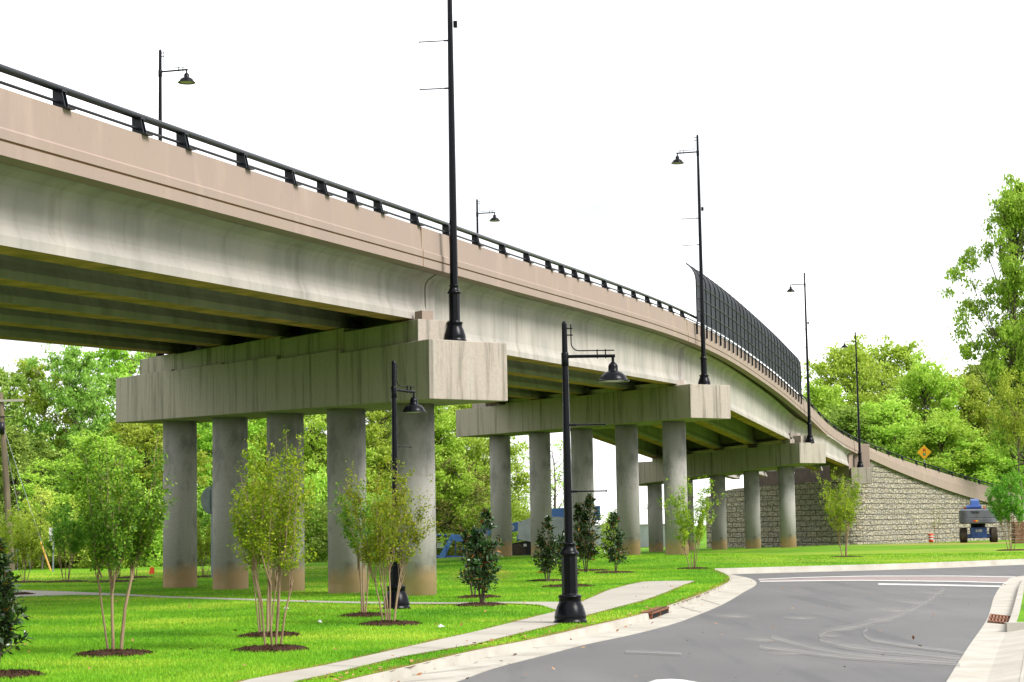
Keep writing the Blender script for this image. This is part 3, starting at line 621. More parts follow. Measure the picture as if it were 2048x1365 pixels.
# piers
CAPL = 18.45
tops = [[(0, 6.40), (4.28, 6.52), (7.7, 6.64), (11.04, 6.70), (14.35, 6.76)], [(0, 7.92), (9.25, 7.96), (14.0, 7.88)], [(0, 6.95), (4.0, 6.82), (8.2, 6.66), (11.8, 6.48), (15.0, 6.3)]]
bots = [(4.91, 5.33), (6.41, 6.46), (5.60, 4.60)]
up1 = [(.63, 4.25, 6.97), (4.25, 7.7, 7.09), (7.7, 11.04, 7.19), (11.04, 14.35, 7.23), (14.35, 16.86, 7.27)]
for i, C0 in enumerate(PIERS):
    t_top = [(a, b) for a, b in tops[i]]; bb = bots[i]
    seg = []
    # cap profile: side polygon extruded across
    prof_ = [(0, bb[0]), (CAPL, bb[1])]; topline = []
    for j, (t0, z0) in enumerate(t_top):
        t1 = t_top[j + 1][0] if j + 1 < len(t_top) else CAPL
        topline += [(t0, z0), (t1, z0 + (.015 if i == 0 else (.0)))]
    prof_ = prof_ + list(reversed(topline))
    mb = MB(); nP = len(prof_)
    fr = [(*(C0 + AX * t), z) for t, z in prof_]; bk = [(*(C0 + AX * t + AN * W), z) for t, z in prof_]
    mb.add(fr + bk, [tuple(range(nP)), tuple(reversed(range(nP, 2 * nP)))] + [(j, nP + j, nP + (j + 1) % nP, (j + 1) % nP) for j in range(nP)])
    # local frame: cap origin at its near end so that the stain pattern differs per pier
    cap = mb.build('pier_cap', M['cap'], bridge, bevel=.02)
    for j in range(5):
        c = C0 + AN * W / 2 + AX * (2.55 + 3.415 * j); g = gzf(*c); t = 2.55 + 3.415 * j; zt = bb[0] + (bb[1] - bb[0]) * t / CAPL + .02
        m2 = MB(); m2.lathe([(0, -.5), (.535, -.5), (.535, zt - g), (0, zt - g)], n=40)
        m2.build('column', M['column'], cap, loc=(c[0], c[1], g))
    if i == 0:
        for (t0, t1, z) in up1:
            zl = [q[1] for q in t_top if q[0] <= t0 + .01][-1]
            m2 = MB(); p0 = C0 + AX * t0 + AN * .10; p1 = C0 + AX * (t1 - .02) + AN * .10
            m2.hexa([(*p0, zl - .1), (*(p0 + AN * 1.0), zl - .1), (*(p1 + AN * 1.0), zl - .1), (*p1, zl - .1)], [(*p0, z), (*(p0 + AN * 1.0), z), (*(p1 + AN * 1.0), z), (*p1, z)])
            m2.build('beam_seat', M['cap'], cap, bevel=.015)
        m2 = MB(); c = C0 + AX * .95 + AN * .5; m2.box((*c, 7.10), (.34, .34, .22), AX); m2.build('bearing_pad', M['parapet'], cap)
    if i == 1:
        m2 = MB(); c = C0 + AX * 1.5 + AN * .5; m2.box((*c, 8.06), (.5, .5, .30), AX); m2.build('bearing_pad', M['cap'], cap)
        m2 = MB(); c = C0 + AX * 16.9 + AN * 1.1; m2.box((*c, 8.0), (1.2, 1.4, .32), AX); m2.build('bearing_pad', M['cap'], cap)
    if i == 2:
        for (t, a, sz, z) in ((.9, 1.3, (.7, 1.2, .5), 7.2), (1.6, .9, (.7, .9, .3), 7.5), (1.2, .3, (.5, .4, .28), 7.08)):
            m2 = MB(); c = C0 + AX * t + AN * a; m2.box((*c, z), sz, AX); m2.build('bearing_pad', M['cap'], cap)

# ------------------------------------------------------------------ railing on the parapet
rail = empty('bridge_railing', (0, 0, 0), label='black steel tube railing along the top of the tan parapet', cat='railing')
SR0, SR1 = 13.0, hit(2003, 981)[0]
rs = np.arange(SR0, SR1, 1.2)
RO = -.16
mb = MB(); mb.tube([EPt(s, RO - .02, zT(s) + .335) for s in rs], .06, 10); mb.build('top_rail', M['metal'], rail)
mb = MB(); mb.tube([EPt(s, RO, zT(s) + .115) for s in rs], .027, 8); mb.build('lower_rail', M['metal'], rail)
pp = [(140, 205), (296, 262), (383, 290), (501, 330), (596, 362), (659, 383), (718, 403), (770, 420), (842, 445), (905, 465), (963, 483), (1016, 502), (1064, 519), (1107, 533), (1133, 542), (1159, 551), (1184, 560), (1218, 572), (1249, 584), (1276, 594), (1303, 604), (1327, 612), (1349, 622), (1372, 632), (1607, 800), (1629, 818), (1642, 833), (1657, 844), (1673, 856), (1688, 868), (1702, 876), (1716, 882), (1738, 890), (1755, 899), (1780, 911), (1808, 921), (1836, 930), (1853, 933), (1880, 940), (1907, 951), (1934, 960), (1961, 968), (1988, 976)]
first = None
for px, py in pp:
    s = hit(px, py)[0]; t = etan(s); nn = enor(s)
    if first is None:
        m2 = MB()
        for dt in (-.055, .055):   # two leaning fins, local x along the rail, y outward = -local y
            for th in (0,):
                b4 = [(dt - .011, .12, 0), (dt + .011, .12, 0), (dt + .011, -.10, 0), (dt - .011, -.10, 0)]
                t4 = [(dt - .011, .055, .30), (dt + .011, .055, .30), (dt + .011, -.10, .30), (dt - .011, -.10, .30)]
                m2.hexa([(q[0], -q[1], q[2]) for q in b4][::-1], [(q[0], -q[1], q[2]) for q in t4][::-1])
        m2.box((0, .085, .15), (.12, .015, .28)); m2.box((0, -.01, .29), (.16, .13, .03))
        post = m2.build('rail_post', M['metal'], rail)
        m3 = MB(); m3.box((0, -.04, .012), (.26, .3, .022)); pl = m3.build('base_plate', M['metal'], post); first = (post, pl)
    else:
        post = first[0].copy(); col.objects.link(post); pl = first[1].copy(); col.objects.link(pl); pl.parent = post
    p = EPt(s, RO, zT(s)); post.location = p; post.rotation_euler = (0, -atan((zT(s + .5) - zT(s - .5))), atan2(t[1], t[0]))

# ------------------------------------------------------------------ curved safety fence
fence = empty('safety_fence', (0, 0, 0), label='tall black mesh safety fence curving inward above the bridge parapet', cat='fence')
fa, fb = hit(1392, 650)[0], hit(1601, 790)[0]; NP = 30
def fence_pt(s, h, off=0):     # h along the vertical then bending inward
    Hs = 1.95; base = zT(s)
    if h <= Hs: return EPt(s, .06 + off, base + h)
    r = .95; a = (h - Hs) / r; return EPt(s, .06 + off - r * (1 - cos(a)), base + Hs + r * sin(a))
for j in range(NP):
    s = fa + (fb - fa) * j / (NP - 1); m2 = MB(); hs = [-.52, 0, .6, 1.2, 1.95, 2.15, 2.35, 2.55, 2.75, 2.9]
    m2.tube([fence_pt(s, h) for h in hs], .034, 6); m2.build('post', M['metal'], fence)
    m2 = MB(); p = EPt(s, .02, zT(s) - .28); m2.box(p, (.12, .03, .5), etan(s)); m2.build('mounting_plate', M['metal'], fence)
for h in (.08, .62, 1.2, 1.78, 2.9):
    m2 = MB(); m2.tube([fence_pt(s, h) for s in np.linspace(fa, fb, 40)], .022, 6); m2.build('rail', M['metal'], fence)
m2 = MB(); hs = [.08, .6, 1.2, 1.95, 2.15, 2.35, 2.55, 2.75, 2.9]
for j in range(NP - 1):
    s0 = fa + (fb - fa) * j / (NP - 1); s1 = fa + (fb - fa) * (j + 1) / (NP - 1)
    g_ = [[fence_pt(s, h, -.02) for h in hs] for s in (s0, s1)]
    for q in range(len(hs) - 1): m2.quad(g_[0][q], g_[1][q], g_[1][q + 1], g_[0][q + 1])
m2.build('mesh_panel', M['screen'], fence)

# ------------------------------------------------------------------ approach wall of split stone
wall = empty('stone_retaining_wall', (0, 0, 0), label='split-face stone retaining wall under the tan coping at the bridge end', cat='wall')
sw = np.linspace(S_AB + .6, ES[-1] - .5, 60)
def with_uv(mb, uvs):
    def f(me):
        l = me.uv_layers.new(name='UVMap'); 
        for lp in me.loops: l.data[lp.index].uv = uvs[lp.vertex_index]
    mb.uv = f
ws = []; uvs = []; rows = 6
line = []
corner = epos(S_AB) + np.array([.25, -.2])
tend = 20.0
ang = [corner + AX * t for t in np.arange(tend, .9, -1.0)]
ang = [p for p in ang if np.dot(p - corner, AX) > 4.2]
ptsW = [(p, None) for p in ang]
a0_ = ang[-1]; b0_ = np.array(EPt(S_AB + 5.5, -.3, 0)[:2]); cc_ = corner + AX * .2
for t_ in np.linspace(0.08, .92, 12): ptsW.append(((1 - t_)**2 * a0_ + 2 * t_ * (1 - t_) * cc_ + t_**2 * b0_, None if t_ < .5 else S_AB + 1.5 + (t_ - .5) * 8))
# rounded corner then along the road
e0 = EPt(S_AB + 1.6, -.12, 0)[:2]
for s in np.arange(S_AB + 5.5, ES[-1] - .5, 1.0): ptsW.append((np.array(EPt(s, -.3, 0)[:2]), s))
seat = lambda t: 5.35 - .03 * t
V = []; UV = []; u = 0; prev = None; Fc = []
for j, (p, s) in enumerate(ptsW):
    if prev is not None: u += np.linalg.norm(p - prev)
    prev = p; g = gzf(*p) - .4
    if s is None:
        t = np.dot(p - corner, AX); zt = seat(t) if t < 16.5 else seat(16.5) - (t - 16.5) * .2
    else: zt = max(zB(s) + .1, g + .3)
    V += [(*p, g), (*p, zt)]; UV += [(u, g), (u, zt)]
    if j: Fc.append((2 * j - 2, 2 * j, 2 * j + 1, 2 * j - 1))
mb = MB(); mb.add(V, Fc); with_uv(mb, UV); so_ = mb.build('stone_face', M['stone'], wall)
sol = so_.modifiers.new('thick', 'SOLIDIFY'); sol.thickness = .5; sol.offset = -1 
# backwall, recess shade put into its dark colour, coping and barrier beyond it
mb = MB(); p0 = corner + AX * 6.5; p1 = corner + AX * 16.5
mb.hexa([(*(p0 + AN * 3.4), 5.3), (*(p0 + AN * 4.2), 5.3), (*(p1 + AN * 4.2), 4.9), (*(p1 + AN * 3.4), 4.9)], [(*(p0 + AN * 3.4), 7.0), (*(p0 + AN * 4.2), 7.0), (*(p1 + AN * 4.2), 6.4), (*(p1 + AN * 3.4), 6.4)])
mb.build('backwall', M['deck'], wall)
mb = MB(); secs = []
for s in np.linspace(S_AB + .4, ES[-1] - .5, 50):
    b = zB(s); c = float(gC(s)); c = max(c, b + .5); t = zT(s)
    secs.append([EPt(s, .0, b), EPt(s, 0, c), EPt(s, -.05, c + .04), EPt(s, -.12, max(t, c + .06)), EPt(s, -.42, max(t, c + .06)), EPt(s, -.5, b)])
mb.sweep(secs); mb.build('coping', M['parapet'], wall)
# pilaster at the abutment
ps = S_AB + .2; pc = EPt(ps, -.1, 0); t = etan(ps)
topz = zT(S_AB - .5) - .12; botz = at(1720, 936, 157.5)[2]
mb = MB(); mb.box((pc[0], pc[1], (topz + botz) / 2), (1.3, 1.25, topz - botz), (1, 0)); mb.build('pilaster', M['parapet'], wall, bevel=.03)
L4 = at(1720.5, 936, 157.2)
mb = MB(); mb.box((L4[0] + .02, L4[1] + .1, botz - .68), (1.65, 1.9, 1.34), (1, -.1)); mb.build('lamp_pedestal', M['cap'], wall, bevel=.02)
mb = MB(); pz = epos(S_AB - 2.2) - enor(S_AB) * .9; mb.box((pz[0] - .2, pz[1] + .4, 6.3), (2.2, .5, 1.9), AX); mb.build('cheek_wall', M['parapet'], wall)

# ------------------------------------------------------------------ lamps
def lamp_base(n=16):
    b = MB()
    b.lathe([(0, 0), (.30, 0), (.30, .045), (.275, .06), (.285, .10), (.275, .17), (.235, .29), (.20, .36), (.195, .44), (.21, .45), (.21, .475), (.19, .49), (.148, .50)], n=24)
    b.lathe([(.148, .50), (.142, .52), (.142, 1.16), (.15, 1.18)], n=16, flute=(.51, 1.17, .93), smooth=False)
    b.lathe([(.15, 1.18), (.175, 1.19), (.178, 1.215), (.155, 1.235), (.115, 1.31), (.11, 1.36), (.125, 1.365), (.125, 1.385), (.1, 1.4)], n=24)
    return b
def head_meshes(arm_z, length, rodtop):
    arm = MB(); arm.tube([(.03, 0, arm_z), (length + .04, 0, arm_z)], .03, 10)
    arm.lathe([(.062, arm_z - .17), (.066, arm_z - .16), (.066, arm_z + .06), (.06, arm_z + .07)], n=14)
    arm.tube([(length, 0, arm_z + .01), (length, 0, arm_z - .11)], .026, 8)
    rod = MB(); pts = [(.115, 0, rodtop), (.115, 0, arm_z + .24)]
    for k in range(1, 7): a = k * pi / 12; pts.append((.115 + .14 * (1 - cos(a)), 0, arm_z + .24 - .14 * sin(a)))
    pts.append((length + .03, 0, arm_z + .10)); rod.tube(pts, .011, 6)
    for z in (rodtop - .07, rodtop - .19): rod.box((.07, 0, z), (.15, .03, .02))
    for x in (length - .28, length - .13): rod.box((x, 0, arm_z + .04), (.02, .03, .16))
    z = arm_z - .11
    hd = MB(); hd.lathe([(0, z), (.04, z), (.05, z - .02), (.075, z - .04), (.088, z - .08), (.088, z - .15), (.10, z - .165), (.16, z - .185), (.215, z - .235), (.25, z - .30), (.255, z - .315), (.292, z - .33), (.292, z - .345), (.25, z - .34), (.20, z - .32)], c=(length, 0, 0), n=28)
    ln = MB(); ln.lathe([(0, z - .345), (.12, z - .342), (.235, z - .325)], c=(length, 0, 0), n=24)
    return arm, rod, hd, ln
def make_lamp(name, H, arm_drop, length, banners, r0, r1, box=False):
    root = empty(name)
    lamp_base().build('base', M['metal_lamp'], root)
    p = MB(); p.lathe([(r0, 1.3), (r0 * .98, 2.0), (r1, H - .06), (r1 * .9, H - .03), (r1 * .5, H), (0, H + .005)], n=16, flute=(1.2, H - arm_drop - .3, .93), smooth=True); p.build('pole', M['metal_lamp'], root)
    a, r, h, l = head_meshes(H - arm_drop, length, H - .06)
    a.build('arm', M['metal_lamp'], root); r.build('brace_rod', M['metal_lamp'], root)
    hh = h.build('lamp_head', M['metal_lamp'], root); l.build('lens', M['lens'], hh)
    for z, bl, sg in banners:
        m = MB(); m.tube([(sg * .05, 0, z), (sg * (bl + .08), 0, z)], .014, 8); m.tube([(sg * .05, 0, z), (sg * .17, 0, z)], .022, 8); m.lathe([(0, z - .024), (.024, z), (0, z + .024)], c=(sg * (bl + .09), 0, 0), n=8); m.build('banner_arm', M['metal_lamp'], root)
    if box:
        m = MB(); m.box((-.14, 0, box), (.10, .10, .16)); m.build('control_box', M['metal_lamp'], root)
    return root
ped = make_lamp('street_lamp', 5.3, .63, .86, [(3.46, .6, 1), (2.29, .6, 1)], .082, .047)
LG = 'black street lamps around the overpass'
c = G(1141, 1247); ped.location = (c[0], c[1], 0); ped.scale = (1, 1, 1.015); ped.rotation_euler = (0, 0, radians(2))
tag(ped, 'nearest black street lamp, standing in grass strip by kerb and pale sidewalk', 'street lamp', LG)
l2 = copy_tree(ped); c = at(793, 1212, 41.3); l2.location = (c[0], c[1], 0); l2.rotation_euler = (0, 0, radians(63))
tag(l2, 'short street lamp on the lawn behind the sapling, in front of nearest pier', 'street lamp', LG)
bdir = atan2(*(enor(60)[::-1]))       # outward
tall = make_lamp('street_lamp', 11.27, .78, .95, [(7.5, .72, 1), (6.3, .72, 1)], .105, .05, box=7.9)
def place(o, c, rz, label, sz=1.0): o.location = tuple(c); o.scale = (1, 1, sz); o.rotation_euler = (0, 0, rz); tag(o, label, 'street lamp', LG)
inward = bdir + pi
def cappt(i, t): q = PIERS[i] + AX * t + AN * W / 2; return q
q = at(909.5, 672, 48.05); place(tall, (q[0], q[1], 6.425), inward + .12, 'tallest near lamp on the nearest pier cap, its head above the photo', 1.043)
for (px, py, Y, z, rz, lab, sz) in ((1408.5, 768, 85.7, 7.925, inward, 'tall lamp standing on near end of the second pier cap, before the mesh fence', 1.024),
                             (1620, 883.5, 126.2, 6.955, inward, 'tall lamp on near end of the third pier cap, just right of the mesh fence', 1.012),
                             (1720.5, 936, 157.2, None, inward - .1, 'tall lamp on concrete pedestal at the abutment where stone wall begins', 1.0)):
    o = copy_tree(tall); q = at(px, py, Y); place(o, (q[0], q[1], q[2] if z is None else z), rz, lab, sz)
for (i, t, z, lab, sz) in ((0, 17.65, 6.745, 'lamp rising behind the railing at upper left, on far end of nearest cap', .974), (1, 17.9, 7.885, 'lamp behind the parapet right of the tallest pole, on far end of second cap', .99)):
    o = copy_tree(tall); q = cappt(i, t); place(o, (q[0], q[1], z), bdir, lab, sz)
o = copy_tree(tall); q = at(1716, 831, 215); place(o, (q[0], q[1], q[2] - 10.5), .1, 'distant lamp head among the trees right behind the abutment lamp')

# ------------------------------------------------------------------ plants
def rot_quads(c, n, size, rng, up=.35, aspect=.6, bend=0):
    """leaf quads (rhombs) at centres c"""
    k = len(c); d = rng.normal(size=(k, 3)); d /= np.linalg.norm(d, axis=1)[:, None]
    nn = rng.normal(size=(k, 3)); nn[:, 2] += up * 3; nn /= np.linalg.norm(nn, axis=1)[:, None]
    a = d - nn * (d * nn).sum(1)[:, None]; a /= np.linalg.norm(a, axis=1)[:, None] + 1e-9; b = np.cross(nn, a)
    s = (size * rng.uniform(.6, 1.35, k))[:, None]
    V = np.stack([c - a * s / 2, c + b * s * aspect / 2, c + a * s / 2, c - b * s * aspect / 2], 1).reshape(-1, 3)
    Fq = np.arange(4 * k).reshape(-1, 4); return V, Fq
def make_tree(seed, name='tree', leaf='leafA', bark='bark', nclump=80, per=150, lsize=.021, crown=(.30, .28, .55, 1.0), sparse=1.0, trunk=.018, spread=.045, droop=0, branchy=1):
    """a tree of height 1; crown = (radius, bottom z, widest z, top z)"""
    rng = np.random.default_rng(seed); R, zb, zm, zt = crown
    ph = rng.uniform(0, 6.28, 6)
    cl = []
    while len(cl) < nclump:
        z = rng.uniform(zb, zt); u = (z - zm) / ((zt - zm) if z > zm else (zm - zb + .06)); rr = R * sqrt(max(0, 1 - u * u))
        az = rng.uniform(0, 2 * pi); lob = 1 + .22 * sin(3 * az + ph[0] + 6 * z) + .15 * sin(5 * az + ph[1] - 9 * z); f = rng.uniform(0, 1) ** .42
        cl.append((rr * lob * f * cos(az), rr * lob * f * sin(az), z + rng.normal() * .02))
    cl = np.array(cl)
    root = empty(name)
    mb = MB(); wob = rng.normal(size=(7, 2)) * .012; zz = np.linspace(0, zt * .86, 7); tp = np.c_[np.cumsum(wob, 0), zz]; tp[0, :2] = 0
    mb.tube(tp, list(trunk * np.array([1.35, 1, .9, .75, .55, .35, .12])), 8, cap=False)
    order = np.argsort(cl[:, 2])
    for i in order[::1 if branchy else 2]:
        c = cl[i]; h0 = max(zb * .75, c[2] - rng.uniform(.08, .3) * (np.hypot(c[0], c[1]) / R + .3)); 
        s = np.array([np.interp(h0, zz, tp[:, 0]), np.interp(h0, zz, tp[:, 1]), h0]); m_ = (s + c) / 2 + rng.normal(size=3) * .015 + np.array([0, 0, -.02])
        r = trunk * .32 * rng.uniform(.5, 1); mb.tube([s, m_, c], [r, r * .6, r * .15], 4, cap=False)
        for _ in range(2 * branchy):
            e = c + rng.normal(size=3) * spread * 1.1; mb.tube([m_ * .3 + c * .7, e], [r * .3, r * .08], 3, cap=False)
    mb.build('trunk', M[bark], root)
    C = []
    for c in cl:
        k = int(per * rng.uniform(.5, 1.5) * sparse); rad = spread * rng.uniform(.5, 1.25)
        sub = c + rng.normal(size=(5, 3)) * rad * .8
        g = sub[rng.integers(0, 5, k)] + rng.normal(size=(k, 3)) * rad * np.array([.55, .55, .32]); C.append(g)
    C = np.concatenate(C); V, Fq = rot_quads(C, len(C), lsize, rng); npmesh('crown', V, Fq, M[leaf], root)
    return root
VAR = {
 'full': make_tree(1, 'broadleaf_tree', 'leafA', crown=(.31, .10, .5, 1.0), nclump=120, per=270, lsize=.0195),
 'full2': make_tree(2, 'broadleaf_tree', 'leafA', crown=(.36, .10, .55, 1.0), nclump=120, per=270, lsize=.020, spread=.05),
 'open': make_tree(3, 'broadleaf_tree', 'leafB', crown=(.30, .35, .72, 1.0), nclump=85, per=200, lsize=.019, trunk=.014, spread=.034),
 'open2': make_tree(4, 'broadleaf_tree', 'leafA', crown=(.26, .38, .72, 1.0), nclump=85, per=200, lsize=.019, trunk=.013, spread=.034),
 'light': make_tree(5, 'spindly_tree', 'leafA', crown=(.20, .2, .6, 1.0), nclump=60, per=42, lsize=.016, trunk=.009, spread=.04),
 'dark': make_tree(6, 'broadleaf_tree', 'leafB', crown=(.30, .1, .5, 1.0), nclump=110, per=190, lsize=.023),
 'yellow': make_tree(7, 'yellow_leaved_tree', 'leafY', crown=(.34, .22, .6, 1.0), nclump=70, per=90, lsize=.024, spread=.045, trunk=.011, bark='barkgrey'),
 'yellowhi': make_tree(17, 'yellow_leaved_tree', 'leafY2', crown=(.2, .62, .84, 1.0), nclump=40, per=160, lsize=.016, spread=.035, trunk=.007),
 'bush': make_tree(8, 'bush', 'leafA', crown=(.62, .02, .35, 1.0), nclump=70, per=130, lsize=.05, spread=.11, trunk=.02),
 'bushd': make_tree(9, 'bush', 'leafB', crown=(.60, .02, .4, 1.0), nclump=70, per=120, lsize=.05, spread=.11, trunk=.02),
 'brush': make_tree(10, 'brushy_tree', 'leafbrush', crown=(.42, .05, .5, 1.0), nclump=70, per=70, lsize=.024, spread=.06, trunk=.012, bark='barkgrey', branchy=2),
 'oak': make_tree(11, 'tall_oak', 'leafO', crown=(.27, .30, .70, 1.0), nclump=175, per=320, lsize=.0135, trunk=.0165, spread=.032, branchy=1),
}
used = set()
def tree(v, px, top, Y, base, width, label, rz=None, cat='tree', group='trees standing behind the overpass'):
    src = VAR[v]
    if v in used: o = copy_tree(src)
    else: used.add(v); o = src
    p = at(px, top, Y); g = base; h = p[2] - g; r0 = {'full': .31, 'full2': .36, 'open': .3, 'open2': .26, 'light': .2, 'dark': .3, 'yellow': .34, 'yellowhi': .2, 'bush': .62, 'bushd': .6, 'brush': .42, 'oak': .27}[v]
    sx = (width / F * Y / 2) / r0 if width else h
    o.location = (p[0], Y, g); o.scale = (sx, sx, h); o.rotation_euler = (0, 0, rz if rz is not None else (px * 1.7) % 6.28)
    tag(o, label, cat, group); return o
tree('open', -5, 742, 120, -.5, 200, 'tree at the very left edge, behind the wooden utility pole')
tree('open2', 70, 735, 124, -.5, 170, 'dark-limbed tree just right of the utility pole top')
tree('open', 148, 698, 122, -.5, 190, 'tallest dark tree of the left wood, sky showing between its limbs')
tree('open2', 240, 694, 128, -.5, 190, 'tall tree directly left of the nearest cap, top touching the girders')
tree('open', 310, 700, 134, -.5, 170, 'tree whose top is hidden behind the far end of nearest cap')
tree('full', 178, 880, 108, -.4, 210, 'pale green rounded tree behind the left sapling')
tree('full2', 290, 850, 112, -.4, 230, 'bright green tree directly left of the first column')
tree('yellow', 84, 978, 101, -.3, 120, 'small yellow-leaved tree beside the utility pole')
tree('dark', 20, 860, 112, -.4, 170, 'dark tree low behind the utility pole at left edge')
tree('full', 420, 800, 118, -.4, 210, 'bright tree seen between first and second columns of nearest pier', 1.0)
tree('full2', 520, 800, 122, -.4, 220, 'tree seen between second and third columns of nearest pier', 2.1)
tree('full', 630, 790, 120, -.4, 220, 'tree seen between third and fourth columns of nearest pier', 3.0)
tree('full2', 745, 770, 122, -.5, 230, 'leafy tree between fourth and fifth columns, behind second lamp', 4.0)
tree('full', 860, 780, 128, -.8, 200, 'leafy tree right behind the fifth column of nearest pier', 5.0)
tree('full2', 945, 800, 134, -1.0, 220, 'bright tree below the far end of the second cap', 0.4)
tree('brush', 915, 925, 127, -1.0, 210, 'brownish brushy tree right of the fifth column', 1.4, 'tree')
tree('light', 1030, 860, 150, -1.1, 110, 'thin open tree between first two columns of second pier', 2.0)
tree('light', 1095, 850, 156, -1.1, 150, 'sparse thin-stemmed tree behind the nearest lamp pole, sky showing through', 3.0)
tree('bush', 1010, 1010, 140, -1.2, 150, 'green bush behind the blue machine boom', 1.0, 'bush', 'bushes at the wood edge')
tree('bush', 1225, 1035, 175, -1.2, 60, 'small bright bush before the pale block wall', 2.0, 'bush', 'bushes at the wood edge')
for i, (px, tp, wd, v, lab) in enumerate([(-10, 1040, 110, 'bushd', 'dark bush at left photo edge under the utility pole'), (60, 1060, 90, 'bush', 'bush behind the leftmost far sapling'), (135, 1050, 110, 'bushd', 'shadowy bush behind the white sign'), (210, 1010, 120, 'bush', 'bright bush behind the left saplings'), (300, 1000, 130, 'bush', 'bush at wood edge just left of first column'),
                                  (415, 1010, 110, 'bushd', 'bush behind the round grey sign'), (500, 1020, 130, 'bush', 'low bush between second and third columns'), (600, 1010, 130, 'bushd', 'dark bush between third and fourth columns'), (640, 960, 110, 'bush', 'bright bush left of fourth column'), (760, 1000, 140, 'bush', 'bush behind the second lamp base'), (880, 1010, 120, 'bushd', 'dark bush above the blue basket')]):
    tree(v, px, tp, (103 if px < 850 else 130) + (i % 3) * 2, -.4 if px < 850 else -.9, wd * 1.25, lab, i * 1.3, 'bush', 'bushes at the wood edge')
R_ = [(1640, 780, 215, 150, 'full', 'leftmost tree of the right wood, beyond the mesh fence end'), (1700, 706, 222, 190, 'full2', 'tree directly behind the abutment lamp pole'), (1775, 700, 230, 190, 'full', 'high rounded tree right of the abutment lamp'),
      (1848, 690, 225, 110, 'light', 'spindly pale treetop above the diamond sign'), (1845, 745, 215, 170, 'full2', 'broad bright tree above the diamond sign'), (1915, 760, 220, 170, 'full', 'tree left of the oak, below its lowest twigs'),
      (1985, 728, 225, 180, 'dark', 'darker tree behind the oak trunk'), (2050, 730, 230, 170, 'dark', 'dark tree at the right edge behind the oak'), (1690, 820, 205, 170, 'dark', 'shaded low tree behind railing near abutment'), (1780, 810, 205, 190, 'full', 'low bright tree left of the diamond sign'),
      (1880, 850, 203, 190, 'full2', 'low bright tree right of the diamond sign'), (1960, 890, 202, 170, 'full', 'lowest bright tree above the end of the railing'), (2045, 900, 202, 120, 'bushd', 'dark undergrowth right of the oak trunk')]
for i, (px, tp, Y, wd, v, lab) in enumerate(R_): tree(v, px, tp, Y, -1.0, wd * 1.15, lab, i * 1.1)
tree('oak', 2040, 392, 186, -.5, 228, 'tallest oak at the right edge, bare trunk below a high crown', 2.2)
tree('yellowhi', 2030, 745, 180, -.5, 100, 'yellow-green tree in front of the oak trunk', 1.0)

def far_wood(name, segs, label, seed, n):
    rng = np.random.default_rng(seed); C = []
    for (x0, x1, ytop, ybot, Y) in segs:
        a = at(x0, ytop, Y); b = at(x1, ytop, Y); k = int(n * (x1 - x0) / 400)
        u = rng.uniform(0, 1, k); x = a[0] + (b[0] - a[0]) * u; top = a[2] * (1 + .10 * np.sin(x * .55) + .08 * np.sin(x * 1.3 + 2)); z = -1 + (top + 1) * rng.uniform(0, 1, k) ** .85
        y = Y + rng.normal(size=k) * 2.2 + 1.6 * np.sin(x * .9 + z * .7) + 1.3 * np.sin(z * 1.4); C.append(np.c_[x, y, z])
    C = np.concatenate(C); V, Fq = rot_quads(C, len(C), .75, rng); tag(npmesh(name, V, Fq, M['leafB']), label=label, cat='woodland', kind='stuff')
far_wood('far_wood', [(-80, 880, 880, 1120, 146), (870, 1010, 900, 1120, 160)], 'dense woodland filling the view behind the left trees and columns', 61, 9000)
far_wood('far_wood', [(1600, 2110, 840, 1000, 240)], 'dense woodland behind the trees right of the bridge', 62, 9000)

